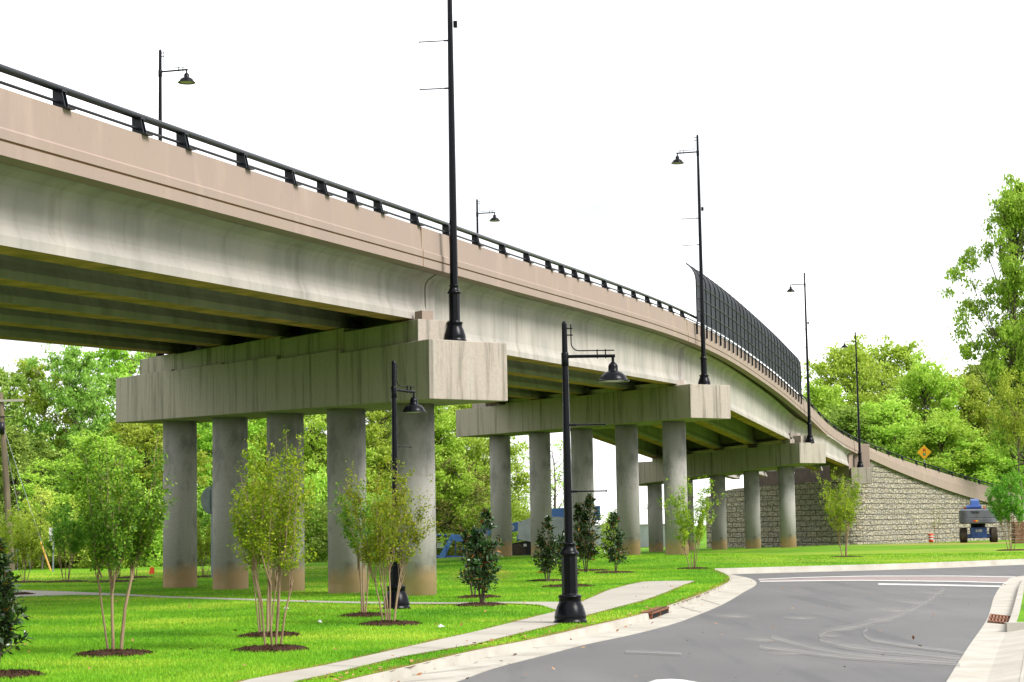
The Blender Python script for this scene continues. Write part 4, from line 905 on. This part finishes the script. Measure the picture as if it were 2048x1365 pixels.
def make_crape(seed, H, leaf, nst, R, nleaf, lsize=.05, zsplit=.42, name='crape_myrtle', lean=0, bare=.3):
    rng = np.random.default_rng(seed); root = empty(name); st = MB(); centres = []; wts = []
    for i in range(nst):
        az = 2 * pi * i / nst + rng.normal() * .3; b0 = np.array([cos(az), sin(az), 0]) * rng.uniform(.03, .13) * H / 3
        rr = R * rng.uniform(.25, .75); tipz = H * rng.uniform(.72, 1.0)
        sp = b0 * 1.6 + np.array([cos(az) * rr * .28, sin(az) * rr * .28, H * zsplit * rng.uniform(.75, 1.1)])
        tip = np.array([cos(az) * rr + lean * .3, sin(az) * rr, tipz])
        r0 = H * (.0078 if nst < 5 else .0056) * rng.uniform(.7, 1.15)
        mids = [b0, b0 * .8 + (sp - b0) * .5 + rng.normal(size=3) * .015 * H * .4, sp]
        st.tube(mids, [r0, r0 * .85, r0 * .72], 7)
        for j in range(int(rng.integers(4, 7))):
            az2 = az + rng.normal() * .75; r2 = R * rng.uniform(.25, 1.08); tz = H * rng.uniform(.66, 1.04) - .03 * H * (r2 / R) ** 2
            e = np.array([cos(az2) * r2, sin(az2) * r2, tz]); s0 = mids[1] + (sp - mids[1]) * rng.uniform(.5, 1)
            k = s0 * .5 + e * .5 + np.array([cos(az2), sin(az2), 0]) * rng.uniform(-.02, .035) * H
            tt = np.linspace(0, 1, 7)[:, None]; cur = (1 - tt)**2 * s0 + 2 * tt * (1 - tt) * k + tt**2 * e + rng.normal(size=(7, 3)) * .006 * H
            st.tube(cur, list(r0 * np.linspace(.5, .1, 7)), 5, cap=False)
            centres.append(cur[2:]);
            for q in range(6):
                t = rng.integers(1, 6); p = cur[t]; d = rng.normal(size=3) * np.array([1, 1, .5]) + np.array([cos(az2) * .7, sin(az2) * .7, 1.9]); d /= np.linalg.norm(d)
                ln = H * rng.uniform(.05, .15); tw = np.array([p + d * ln * x for x in (0, .35, .7, 1.0)]); st.tube(tw[[0, 3]], [r0 * .16, r0 * .06], 3, cap=False); centres.append(tw)
    st.build('stems', M['stem'], root)
    C = np.concatenate(centres); ok = C[:, 2] > H * (bare + .08); C = C[ok]
    idx = rng.integers(0, len(C), nleaf); c = C[idx] + rng.normal(size=(nleaf, 3)) * H * .014
    V, Fq = rot_quads(c, nleaf, lsize, rng, up=.2, aspect=.55); npmesh('foliage', V, Fq, M[leaf], root)
    return root
CG = 'young crape myrtle saplings on the lawn'
def put(o, px, py, label, Y=None, rz=0, group=CG, cat='sapling', zoff=0):
    p = G(px, py) if Y is None else at(px, py, Y)
    z = gzf(p[0], p[1]); o.location = (p[0], p[1], (z if Y is None or True else p[2]) + zoff); o.rotation_euler = (0, 0, rz); tag(o, label, cat, group); return o
cA = put(make_crape(21, 3.15, 'craped', 4, .80, 12500, .055), 228, 1308, 'dark green multi-stem sapling front left, four tan stems')
cB = put(make_crape(22, 3.05, 'crape', 7, .72, 10500, .050), 545, 1299, 'yellow-green bushy sapling in front of the second and third columns')
cB2 = put(make_crape(23, 2.9, 'crape', 5, .5, 7000, .044), 530, 1273, 'sapling half hidden directly behind the bushy middle one', rz=1)
cC = put(make_crape(24, 2.95, 'crape', 6, .78, 8500, .050, zsplit=.36), 780, 1248, 'yellow-green sapling in front of the second street lamp')
cC2 = put(make_crape(25, 2.75, 'craped', 3, .55, 7000, .046), 728, 1232, 'thin leaning sapling just left of the second lamp')
cD = put(make_crape(26, 3.35, 'crape', 5, 1.12, 9000, .062, zsplit=.3, bare=.14), 1385, 1125, 'sapling in front of the second pier near column, right', Y=71.5)
cE = put(make_crape(27, 3.9, 'crape', 5, 1.3, 9500, .068, zsplit=.3, bare=.14), 1690, 1117, 'vase-shaped sapling in front of the stone wall', Y=85)
cF = put(make_crape(28, 3.9, 'craped', 5, 1.25, 12000, .085), 2022, 1103, 'dark green sapling at right edge beside the boom lift', Y=97)
for (px, py, sx, lab, src) in ((-8, 1168, 1.0, 'far sapling cut off by the left photo edge', cD), (48, 1165, 1.0, 'far sapling just right of the utility pole', cD), (132, 1164, .9, 'far sapling right of the white sign', cF), (226, 1163, 1.0, 'far sapling seen through the stems of the front left one', cF), (268, 1156, .9, 'far sapling right behind the front left one', cF), (408, 1155, .85, 'small far sapling beside the round grey sign', cD)):
    o = copy_tree(src); put(o, px, py, lab, rz=px * .7); o.scale = (.9 * sx * .95, .9 * sx * .95, .8 * sx)
o = make_crape(29, 2.9, 'leafbrush' , 2, .45, 420, .06, name='thin_sapling'); put(o, 1873, 1086, 'thin staked sapling with few leaves against the stone wall', Y=140)

def make_magnolia(seed, H, R, nb, spires, lsize=.13, brown=.06):
    rng = np.random.default_rng(seed); root = empty('magnolia_shrub'); st = MB(); cs = []; ds = []
    def addbr(a, b, r, dens):
        m_ = (a + b) / 2 + np.array([0, 0, -.03]); tt = np.linspace(0, 1, 5)[:, None]; cur = (1 - tt)**2 * a + 2 * tt * (1 - tt) * m_ + tt**2 * b
        st.tube(cur, list(np.linspace(r, r * .3, 5)), 5, cap=False); dr = (b - a) / np.linalg.norm(b - a)
        for q in range(dens):
            t = rng.uniform(.25, 1.05); p = a + (b - a) * t; d = rng.normal(size=3); d -= dr * np.dot(d, dr) * .6; d = d / np.linalg.norm(d) + dr * .7 + np.array([0, 0, .25]); d /= np.linalg.norm(d)
            cs.append(p + d * .02); ds.append(d)
    for (sx, sy, sh) in spires:
        tip = np.array([sx, sy, sh * H]); base = np.array([sx * .15, sy * .15, 0]); n_ = int(nb * sh)
        st.tube([base, (base + tip) / 2 + np.array([sx * .2, 0, 0]), tip], [.022, .016, .006], 6)
        for i in range(n_):
            z = rng.uniform(.16, .97); s = base + (tip - base) * z; prof_r = R * (sin(pi * min(1, (z * .9 + .12)) ** .8) ** .7 * .9 + .12) * (1.0 if sh > .95 or z < .6 else .55)
            if z > .72: prof_r *= .62
            az = rng.uniform(0, 2 * pi); r = prof_r * rng.uniform(.5, 1.1); e = s + np.array([cos(az) * r, sin(az) * r, r * rng.uniform(.2, .9)]); addbr(s, e, .006, 13)
        addbr(base + (tip - base) * .8, tip, .006, 26)
    st.build('stems', M['bark'], root)
    C = np.array(cs); D = np.array(ds); k = len(C); up = rng.normal(size=(k, 3)) * .5 + np.array([0, 0, 1]); sd = np.cross(D, up); sd /= np.linalg.norm(sd, axis=1)[:, None]; nn = np.cross(sd, D)
    s = lsize * rng.uniform(.6, 1.25, k)[:, None]; w_ = s * .42
    pts = [C, C + D * s * .45 + sd * w_ / 2 + nn * w_ * .12, C + D * s - nn * s * .12, C + D * s * .45 - sd * w_ / 2 + nn * w_ * .12, C + D * s * .5 - nn * w_ * .02]
    V = np.stack(pts, 1).reshape(-1, 3); base_i = np.arange(k)[:, None] * 5
    Ft = np.concatenate([base_i + np.array([[0, 1, 4]]), base_i + np.array([[1, 2, 4]]), base_i + np.array([[2, 3, 4]]), base_i + np.array([[3, 0, 4]])], 1).reshape(k, 4, 3)
    br = rng.uniform(size=k) < brown
    npmesh('foliage', V, Ft[~br].reshape(-1, 3), M['magn'], root); npmesh('young_leaves', V, Ft[br].reshape(-1, 3), M['magb'], root)
    return root
MG = 'young magnolia shrubs on the lawn'
put(make_magnolia(31, 2.08, .40, 60, [(.13, 0, 1.0), (-.18, .05, .78), (.0, 0, .7)]), 965, 1211, 'glossy dark magnolia in front of the second pier first column', group=MG, cat='shrub')
put(make_magnolia(32, 1.7, .30, 34, [(-.2, 0, .95), (.1, 0, .7)]), 948, 1196, 'magnolia mostly hidden behind the front glossy one', group=MG, cat='shrub')
put(make_magnolia(33, 2.0, .42, 60, [(.05, 0, 1.0), (-.2, .0, .7), (.2, 0, .6)]), 1095, 1164, 'magnolia just left of the nearest lamp base', group=MG, cat='shrub')
put(make_magnolia(34, 1.6, .36, 44, [(0, 0, 1.0), (.15, 0, .8)]), 1133, 1173, 'magnolia hidden behind the nearest lamp pole', group=MG, cat='shrub')
put(make_magnolia(35, 2.75, .55, 80, [(.2, 0, 1.0), (-.25, 0, .9), (0, .1, .75)], .15), 1172, 1147, 'taller double-topped magnolia right of the nearest lamp pole', Y=69, group=MG, cat='shrub')
put(make_magnolia(36, 2.15, .42, 60, [(-.02, 0, 1.0), (.15, 0, .6)], .14), 1231, 1146, 'narrow magnolia in front of second pier fourth column', Y=68.5, group=MG, cat='shrub')
put(make_magnolia(37, 1.65, .34, 90, [(0, 0, 1.0), (.1, .0, .75), (-.15, 0, .8)], .115, .04), -8, 1352, 'large glossy magnolia cut off by the left photo edge', group=MG, cat='shrub')

def mulch(px, py, r, label, Y=None):
    p = G(px, py) if Y is None else at(px, py, Y); z = gzf(p[0], p[1]) if Y or p[1] > 58 else 0
    rng = random.Random(int(px * 7 + py)); nprng = np.random.default_rng(int(px + py)); mb = MB(); n = 30
    vs = [(p[0], p[1], z + .05)]; R1 = [r * (1 + .18 * rng.uniform(-1, 1)) for _ in range(n)]
    for f, h in ((.5, .06), (.85, .04), (1.02, -.02)):
        for k in range(n): vs.append((p[0] + f * R1[k] * cos(2 * pi * k / n), p[1] + f * R1[k] * sin(2 * pi * k / n), z + h + rng.uniform(-.008, .008)))
    fs = [(0, 1 + k, 1 + (k + 1) % n) for k in range(n)]
    for q in range(2): fs += [(1 + q * n + k, 1 + (q + 1) * n + k, 1 + (q + 1) * n + (k + 1) % n, 1 + q * n + (k + 1) % n) for k in range(n)]
    mb.add(vs, fs, True)
    kc = 500 if p[1] < 60 else 150
    a = nprng.uniform(0, 2 * pi, kc); rad = r * 1.1 * np.sqrt(nprng.uniform(0, 1, kc)); c = np.c_[p[0] + rad * np.cos(a), p[1] + rad * np.sin(a), z + .055 - .05 * (rad / r)**3 + nprng.uniform(0, .02, kc)]
    V, Fq = rot_quads(c, kc, .07, nprng, up=.4, aspect=.25); o0 = len(mb.v); mb.add([tuple(v) for v in V], [tuple(f) for f in Fq])
    tag(mb.build('mulch_bed', M['mulch']), label, 'mulch bed', 'round mulch beds under young plants')
for a in ((228, 1310, .55, 'brown mulch bed under the front left sapling'), (540, 1301, .54, 'brown mulch bed under the bushy middle sapling'), (540, 1273, .50, 'mulch bed half hidden behind the bushy middle sapling'), (780, 1250, .56, 'brown mulch bed under sapling before second lamp'), (730, 1233, .5, 'mulch bed under the thin leaning sapling'),
          (962, 1212, .55, 'mulch bed under the front glossy magnolia'), (957, 1196, .55, 'mulch bed behind the front glossy magnolia'), (1092, 1163, .6, 'mulch bed left of the nearest lamp base'), (1137, 1174, .75, 'mulch bed behind the nearest lamp base'), (1180, 1145, .8, 'thin mulch bed right of the lamp, under double-topped magnolia'), (1229, 1149, .72, 'dark mulch bed under the narrow magnolia'),
          (1385, 1125, .62, 'mulch bed under sapling before the second pier', 71.5), (1690, 1118, .75, 'mulch bed under the vase-shaped sapling by stone wall', 85), (2026, 1104, .8, 'mulch bed under the right edge sapling', 97), (20, 1353, .42, 'mulch bed at lower left corner under large magnolia'), (48, 1166, .9, 'far mulch bed right of the utility pole'), (132, 1165, .85, 'far mulch bed right of the white sign'),
          (226, 1165, .9, 'far mulch bed behind front left sapling stems'), (268, 1157, .8, 'farthest mulch bed left of the first column'), (408, 1156, .7, 'far mulch bed beside the round grey sign'), (30, 1190, .55, 'small mulch bed at the footpath by left edge')):
    mulch(a[0], a[1], a[2], a[3], a[4] if len(a) > 4 else None)

# ------------------------------------------------------------------ grass
def grass():
    rng = np.random.default_rng(5); out = []
    wlk = [tuple(p) for p in walk_up] + [tuple(p) for p in reversed(walk_lo)]; pth = [tuple(p) for p in path_up] + [tuple(p) for p in reversed(path_lo)]
    nb = 620000
    # density falls with distance; stay inside the view wedge with a margin
    Y = 20.5 * (92 / 20.5) ** rng.uniform(0, 1, nb); X = rng.uniform(-.30, .30, nb) * Y
    ok = ~inpoly(X, Y, cut) & ~inpoly(X, Y, wlk) & ~inpoly(X, Y, pth); X, Y = X[ok], Y[ok]
    Z = gz(X, Y); k = len(X); h = rng.uniform(.02, .046, k) * (1 + np.clip((Y - 30) / 60, 0, 1) * .3); az = rng.uniform(0, 2 * pi, k); wd = .0036 * (Y / 25) ** .9 + .002; ln = rng.uniform(.2, .8, k) * h
    a2 = rng.uniform(0, 2 * pi, k)
    V = np.stack([np.c_[X - wd * np.cos(az), Y - wd * np.sin(az), Z - .005], np.c_[X + wd * np.cos(az), Y + wd * np.sin(az), Z - .005], np.c_[X + ln * np.cos(a2), Y + ln * np.sin(a2), Z + h]], 1).reshape(-1, 3)
    tag(npmesh('grass', V, np.arange(3 * k).reshape(-1, 3), M['grass']), label='short bright green grass covering the lawn', cat='grass', kind='stuff')
grass()
def fallen():
    rng = np.random.default_rng(9); k = 220; Y = rng.uniform(21, 60, k); X = rng.uniform(-.28, .28, k) * Y
    j = 160; kk = np.array(Kw)[rng.integers(0, len(Kw) - 30, j)] + rng.normal(size=(j, 2)) * .22
    X = np.r_[X, kk[:, 0]]; Y = np.r_[Y, kk[:, 1]]; inside = inpoly(X, Y, cut); Z = np.where(inside, -.09, gz(X, Y) + .05)
    V, Fq = rot_quads(np.c_[X, Y, Z], len(X), .075, rng, up=1.2, aspect=.6); tag(npmesh('fallen_leaves', V, Fq, M['fallen']), label='brown fallen leaves scattered over lawn and kerb', cat='leaves', kind='stuff')
M['fallen'] = leafmat('fallen_leaf', (.16, .07, .02), (.30, .15, .05), (.42, .28, .12), trans=0)
fallen()

# ------------------------------------------------------------------ signs, poles, machines
def text_mesh(s, size, m, parent, loc, rot, depth=.004, name='lettering', bold=0):
    cu = bpy.data.curves.new('t', 'FONT'); cu.body = s; cu.size = size; cu.extrude = depth; cu.align_x = 'CENTER'; cu.align_y = 'CENTER'; cu.offset = bold
    tmp = bpy.data.objects.new('t', cu); col.objects.link(tmp); bpy.context.view_layer.update()
    me = bpy.data.meshes.new_from_object(tmp.evaluated_get(bpy.context.evaluated_depsgraph_get())); bpy.data.objects.remove(tmp); bpy.data.curves.remove(cu)
    me.materials.clear(); me.materials.append(m); me.name = name
    o = bpy.data.objects.new(name, me); col.objects.link(o); o.parent = parent; o.location = loc; o.rotation_euler = rot; return o
# signal-ahead diamond
q = at(1848.5, 905, 186); sg = empty('signal_ahead_sign', (q[0], q[1], q[2] - 3.2), label='orange diamond traffic signal ahead sign beyond the railing', cat='sign')
b = MB(); r = .70; b.add([(x, y, z) for y in (-.02, .0) for x, z in ((0, 3.2 - r), (r, 3.2), (0, 3.2 + r), (-r, 3.2))], [(0, 1, 2, 3), (7, 6, 5, 4), (0, 4, 5, 1), (1, 5, 6, 2), (2, 6, 7, 3), (3, 7, 4, 0)]); b.build('panel', M['yellow'], sg)
b = MB(); b.box((0, -.026, 3.2), (.24, .012, .66)); b.build('signal_symbol', M['black'], sg)
for z, m_ in ((.21, 'red'), (0, 'yellow'), (-.21, 'green')):
    b = MB(); b.add([(.105 * cos(k * pi / 8), -.036, 3.2 + z + .105 * sin(k * pi / 8)) for k in range(16)], [tuple(range(16))]); b.build('signal_light', M[m_], sg)
b = MB(); b.box((0, .02, 1.5), (.07, .03, 3.4)); b.build('post', M['galv'], sg)
# round grey sign back
q = G(423, 1157); z = gzf(q[0], q[1]); rsn = empty('round_sign', (q[0], q[1], z), radians(52), label='round traffic sign seen from its grey back beside the second column', cat='sign')
b = MB(); hz = at(423, 1001, q[1])[2] - z; rr = .53
b.add([(rr * cos(k * pi / 14), y, hz + rr * sin(k * pi / 14)) for y in (-.006, .006) for k in range(28)], [tuple(range(28)), tuple(reversed(range(28, 56)))] + [(k, k + 28, (k + 1) % 28 + 28, (k + 1) % 28) for k in range(28)]); b.build('panel', M['alu'], rsn)
b = MB(); b.box((0, -.03, hz / 2 + .2), (.07, .045, hz + .4)); b.build('post', M['galv'], rsn)
# white sign at left
q = G(106, 1145); z = gzf(q[0], q[1]); ws_ = empty('white_sign', (q[0], q[1], z), label='small white rectangular sign on a thin post at left field', cat='sign')
hz = at(106, 1069, q[1])[2] - z
b = MB(); b.box((0, 0, hz), (.40, .012, .62)); b.build('panel', M['white'], ws_, bevel=.004); b = MB(); b.box((0, .03, hz / 2), (.06, .03, hz)); b.build('post', M['galv'], ws_)
q = at(35, 1113, 100); s2 = empty('small_sign', (q[0], q[1], gzf(q[0], q[1])), label='tiny grey sign on a stake left of the far sapling', cat='sign')
b = MB(); b.box((0, 0, 1.0), (.22, .012, .3)); b.build('panel', M['alu'], s2); b = MB(); b.box((0, .02, .5), (.04, .02, 1.0)); b.build('post', M['galv'], s2)
# utility pole
q = G(24, 1140); Y = q[1]; z = gzf(q[0], q[1]); up = empty('utility_pole', (q[0], q[1], z), label='weathered wooden utility pole with crossarm at the left edge', cat='utility pole')
hp = at(3, 786, Y)[2] - z; dx = at(1, 786, Y)[0] - q[0]
b = MB(); b.tube([(0, 0, -.3), (dx * .5, 0, hp * .5), (dx, 0, hp)], [.19, .165, .13], 12); b.build('pole', M['wood'], up)
za_ = at(20, 802, Y)[2] - z; x1 = at(50, 802, Y)[0] - q[0]
b = MB(); b.box(((x1 + dx) / 2 - (x1 - dx) / 2 * 1.0 + .0, -.17, za_), (2 * (x1 - dx), .1, .12)); b.build('crossarm', M['crossarm'], up)
b = MB(); zc = at(12, 834, Y)[2] - z; b.box((dx * .92 + .25, -.14, zc), (.7, .05, .05)); b.lathe([(0, zc - .9), (.16, zc - .9), (.18, zc - .3), (0, zc - .28)], c=(dx + .12, -.2, 0), n=10); b.build('bracket', M['metal'], up)
e = G(102, 1140); b = MB(); b.tube([(dx, 0, at(10, 836, Y)[2] - z), (e[0] - q[0], e[1] - q[1], 0)], .012, 5)
b.tube([(dx, 0, at(10, 836, Y)[2] - z), (at(62, 1135, Y)[0] - q[0], 0, 0)], .012, 5); b.build('guy_wire', M['galv'], up)
s_ = at(82, 1085, Y); b = MB(); b.tube([(s_[0] - q[0], -.05, s_[2] - z), (e[0] - q[0], e[1] - q[1] - .05, 0)], .05, 6); b.build('guy_guard', M['guard'], up)
# distant pole and pale wall
q = at(1297, 1040, 300); dp = empty('distant_utility_pole', (q[0], q[1], -1.2), label='tiny distant utility pole between columns of the third pier', cat='utility pole')
b = MB(); zt_ = at(1297, 1008, 300)[2] + 1.2; b.tube([(0, 0, 0), (0, 0, zt_)], .13, 6); b.build('pole', M['wood'], dp); b = MB(); b.box((0, 0, zt_ - .7), (1.6, .1, .12)); b.build('crossarm', M['wood'], dp)
a = at(1150, 1100, 215); b_ = at(1335, 1100, 190); bw = empty('pale_block_wall', (a[0], a[1], -1.2), label='pale grey boundary wall far behind the second pier', cat='wall')
ztw = at(1250, 1052, 200)[2]
mb = MB(); dd = (b_[:2] - a[:2]); ax_ = dd / np.linalg.norm(dd); cc = (a[:2] + b_[:2]) / 2; mb.box((*cc, (ztw - 1.4) / 2), (np.linalg.norm(dd), .3, ztw + 1.4), ax_); local(mb.build('wall_panel', M['greywall']), bw)
mb = MB(); mb.box((*cc, ztw + .06), (np.linalg.norm(dd) + .1, .4, .14), ax_); local(mb.build('wall_cap', M['cap']), bw)

def wheel(mb, c, r, wd, ax=(1, 0)):
    n = 24; a = np.array([ax[0], ax[1], 0.]); up_ = np.array([0, 0, 1.]); f = np.cross(a, up_); c = np.array(c, float); rings = []
    for d, rr in ((-.5, .55), (-.5, .86), (-.38, 1), (.38, 1), (.5, .86), (.5, .55)):
        rings.append([c + a * d * wd + r * rr * (cos(2 * pi * k / n) * f + sin(2 * pi * k / n) * up_) for k in range(n)])
    mb.sweep(rings, True, True)
# boom lift at right, seen from its counterweight end (local: x to the right, y away)
Yl = 143.0; q = at(1958, 1086, Yl); g = q[2]; rl = empty('boom_lift', (q[0], q[1], g), radians(-12), label='blue and grey boom lift parked by the stone wall at right', cat='boom lift')
b = MB(); b.hexa([(-.55, -.9, .35), (.55, -.9, .35), (.55, 2.2, .35), (-.55, 2.2, .35)], [(-.6, -.95, 1.15), (.6, -.95, 1.15), (.6, 2.2, 1.15), (-.6, 2.2, 1.15)])
for y in (-.5, 1.9): b.box((0, y, .5), (2.2, .3, .3))
b.build('chassis', M['blue'], rl, bevel=.04)
for x in (-1.1, 1.1):
    for y in (-.5, 1.95):
        b = MB(); wheel(b, (x, y, .56), .58, .50); wv = b.build('wheel', M['tyre'], rl); b = MB(); wheel(b, (x, y, .53), .25, .46); b.build('rim', M['blue'], wv)
b = MB(); b.lathe([(0, 1.1), (.55, 1.1), (.55, 1.42), (0, 1.42)], c=(0, .6, 0), n=20); b.build('turntable', M['black'], rl)
b = MB(); pts = []
def rr_(w_, l0, l1, z, rc=.55):
    P = []
    for cx, cy, a0 in ((w_ - rc, l1 - .15, 0), (-(w_ - rc), l1 - .15, pi / 2), (-(w_ - rc), l0 + rc, pi), (w_ - rc, l0 + rc, 3 * pi / 2)):
        for k in range(6): a = a0 + k * pi / 10; P.append((cx + rc * cos(a), cy + (rc if cy < 0 else .15) * sin(a), z))
    return P
b.sweep([rr_(1.28, -1.5, 1.2, 1.42), rr_(1.36, -1.6, 1.2, 1.5), rr_(1.36, -1.6, 1.2, 1.80), rr_(1.33, -1.57, 1.2, 1.84), rr_(1.36, -1.6, 1.2, 1.88), rr_(1.36, -1.6, 1.2, 2.40), rr_(1.22, -1.45, 1.2, 2.52)]); cw = b.build('counterweight', M['mgrey'], rl)
text_mesh('TEREX', .22, M['black'], cw, (-.25, -1.606, 2.25), (pi / 2, 0, 0), .004, bold=.008)
b = MB(); b.box((-.3, -1.606, 1.63), (.16, .01, .13)); b.build('red_label', M['red'], cw); b = MB(); b.box((-.13, -1.606, 1.63), (.16, .01, .13)); b.build('yellow_label', M['yellow'], cw)
text_mesh('S-80', .26, M['white'], rl, (0, -.965, .9), (pi / 2, 0, 0), .004, bold=.008)
b = MB(); b.hexa([(-.55, -1.1, 2.45), (.15, -1.1, 2.45), (.15, 1.2, 2.45), (-.55, 1.2, 2.45)], [(-.5, -.9, 3.15), (.1, -.9, 3.15), (.1, 1.2, 3.3), (-.5, 1.2, 3.3)]); b.tube([(-.85, -1.05, 2.65), (.25, -1.05, 2.65)], .16, 10)
b.build('boom_pivot', M['blue'], rl, bevel=.03)
b = MB(); b.hexa([(-.42, 1.0, 2.9), (.05, 1.0, 2.9), (.35, 5.5, 1.9), (-.1, 5.5, 1.9)], [(-.42, 1.0, 3.3), (.05, 1.0, 3.3), (.35, 5.5, 2.3), (-.1, 5.5, 2.3)]); b.build('boom', M['blue'], rl, bevel=.02)
b = MB(); b.lathe([(0, 2.5), (.07, 2.5), (.07, 2.66), (0, 2.7)], c=(-.95, -1.0, 0), n=10); b.lathe([(0, 2.5), (.07, 2.5), (.07, 2.66), (0, 2.7)], c=(.45, -1.0, 0), n=10); b.build('beacons', M['orange'], rl)
# second boom lift behind the piers, side on
Yb = 118.0
def W2(px, py, dy=0): p = at(px, py, Yb + dy); return p
g0 = W2(1100, 1120)[2]; q = W2(1100, 1120); bl = empty('boom_lift', (q[0], q[1], g0 - .3), label='large boom lift with blue boom and light cover behind second pier columns', cat='boom lift')
def slab(mb, px, y0, y1):    # outline given at the machine's distance, real thickness
    pts = [W2(a, b) for a, b in px]; n_ = len(pts); vs = [(p[0], p[1] + y0, p[2]) for p in pts] + [(p[0], p[1] + y1, p[2]) for p in pts]
    mb.add(vs, [tuple(range(n_)), tuple(reversed(range(n_, 2 * n_)))] + [(k, (k + 1) % n_ + 0, (k + 1) % n_ + n_, k + n_) for k in range(n_)])
b = MB(); slab(b, [(944, 1062), (1060, 1040), (1095, 1018), (1200, 1012), (1200, 1040), (1096, 1048), (1062, 1058), (946, 1078)], -.3, .35); bm = local(b.build('boom', M['bluelt']), bl)
tx = W2(965, 1067); tmp = bm
for s_, px, py in (('G', 964, 1069), ('85 X', 1029, 1053)):
    p = W2(px, py); o = text_mesh(s_, .66, M['white'], bm, (0, 0, 0), (0, 0, 0), .004, bold=.012)
    o.matrix_parent_inverse = Matrix.Identity(4); o.location = (p[0], p[1] - .33, p[2]); o.rotation_euler = (pi / 2, -.19, 0); 
b = MB(); slab(b, [(1060, 1040), (1085, 1037), (1150, 1040), (1150, 1078), (1120, 1082), (1062, 1080), (1039, 1075), (1040, 1050)], -1.1, 1.1); local(b.build('engine_cover', M['mwhite'], bevel=.12), bl)
b = MB(); slab(b, [(1033, 1072), (1042, 1069), (1054, 1070), (1056, 1081), (1034, 1082)], -.5, .5); local(b.build('drive_motor', M['blue']), bl)
b = MB(); slab(b, [(1018, 1090), (1060, 1083), (1170, 1086), (1172, 1118), (1018, 1118)], -1.0, 1.0); local(b.build('chassis', M['black'], bevel=.05), bl)
b = MB(); slab(b, [(1047, 1088), (1053, 1088), (1053, 1093), (1047, 1093)], -1.03, -1.01); local(b.build('label_plate', M['white']), bl)
for px in (1035, 1150):
    b = MB(); p = W2(px, 1106); wheel(b, (p[0], p[1] - .9, p[2]), .55, .4, (0, 1)); local(b.build('wheel', M['tyre']), bl)
b = MB(); slab(b, [(905, 1069), (945, 1072), (946, 1083), (915, 1084), (902, 1078)], -.25, .25); local(b.build('jib', M['bluelt']), bl)
b = MB(); slab(b, [(903, 1068), (911, 1070), (888, 1118), (876, 1116)], -.2, .2); local(b.build('jib_arm', M['bluelt']), bl)
b = MB()
def bar(px0, px1, dy=0, r=.025): a = W2(*px0, dy); c_ = W2(*px1, dy); b.tube([(a[0], a[1], a[2]), (c_[0], c_[1], c_[2])], r, 6)
for dy in (-.4, .5):
    bar((868, 1071), (894, 1071), dy, .07); bar((911, 1074), (932, 1074), dy); bar((911, 1098), (935, 1100), dy); bar((911, 1082), (911, 1116), dy); bar((927, 1082), (927, 1116), dy); bar((870, 1071), (870, 1116), dy); bar((893, 1071), (893, 1116), dy)
bar((868, 1114), (936, 1116), 0, .12); local(b.build('basket', M['blue']), bl)
b = MB(); slab(b, [(874, 1086), (886, 1086), (887, 1096), (874, 1097)], -.1, .1); local(b.build('control_panel', M['mwhite']), bl)
# barrel
p = at(1862, 1085.5, 138); br = empty('traffic_barrel', tuple(p), label='orange and white traffic barrel at the foot of the stone wall', cat='traffic barrel')
br.scale = (.62, .62, .62)
b = MB(); b.lathe([(0, 0), (.26, 0), (.27, .35)], n=20); b.lathe([(.27, .5), (.28, .66)], n=20); b.lathe([(.29, .8), (.30, 1.0), (.26, 1.03), (0, 1.04)], n=20); b.build('drum', M['orange'], br)
b = MB(); b.lathe([(.27, .35), (.27, .5)], n=20); b.lathe([(.28, .66), (.29, .8)], n=20); b.build('reflective_band', M['white'], br)
# pallet stack of brown bricks at the far right edge
p = at(2042, 1088, 132); pal = empty('brick_stack', tuple(p), label='brown stack of pavers at far right edge behind the sapling', cat='stack')
b = MB(); rnd = random.Random(3)
for k in range(9): b.box((rnd.uniform(-.03, .03) + .1, 0, .1 + k * .17), (1.25 + rnd.uniform(-.06, .06), 1.0, .14))
b.build('pavers', mat('brown_paver', (.20, .10, .055), .9, var=((.32, .17, .1), 4, .4, .7)), pal, bevel=.015)
# little things on the lawn
for px, py, sz, lab in ((572, 1221, .06, 'white scrap of litter behind bushy middle sapling'), (640, 1249, .055, 'white scrap right of the bushy middle sapling'), (881, 1259, .075, 'white cup-like scrap in grass right of second mulch bed'), (99, 1194, .09, 'white scrap beside the footpath at left'), (77, 1195, .07, 'smaller white scrap left of the other by footpath')):
    p = G(px, py); mb = MB(); rg = random.Random(int(px)); n_ = 7
    ring = [(p[0] + sz * cos(k * 2 * pi / n_) * rg.uniform(.7, 1.2), p[1] + sz * sin(k * 2 * pi / n_) * rg.uniform(.7, 1.2), .03 + rg.uniform(0, .03)) for k in range(n_)]
    mb.add(ring + [(p[0], p[1], .09)], [(k, (k + 1) % n_, n_) for k in range(n_)] + [tuple(reversed(range(n_)))]); tag(mb.build('litter', M['paper']), lab, 'litter', 'white litter scraps on the lawn')
p = G(303, 1149); z = gzf(p[0], p[1]); b = MB(); b.add([(p[0] - .12, p[1], z), (p[0] + .12, p[1], z), (p[0] + .1, p[1] + .03, z + .28), (p[0] - .05, p[1] + .03, z + .3)] + [(p[0] - .12, p[1] + .06, z), (p[0] + .12, p[1] + .06, z), (p[0] + .1, p[1] + .08, z + .28), (p[0] - .05, p[1] + .08, z + .3)], [(0, 1, 2, 3), (7, 6, 5, 4), (0, 4, 5, 1), (1, 5, 6, 2), (2, 6, 7, 3), (3, 7, 4, 0)])
tag(b.build('marker_flag', M['orange']), 'small orange marker in the pale field left of first column', 'marker')
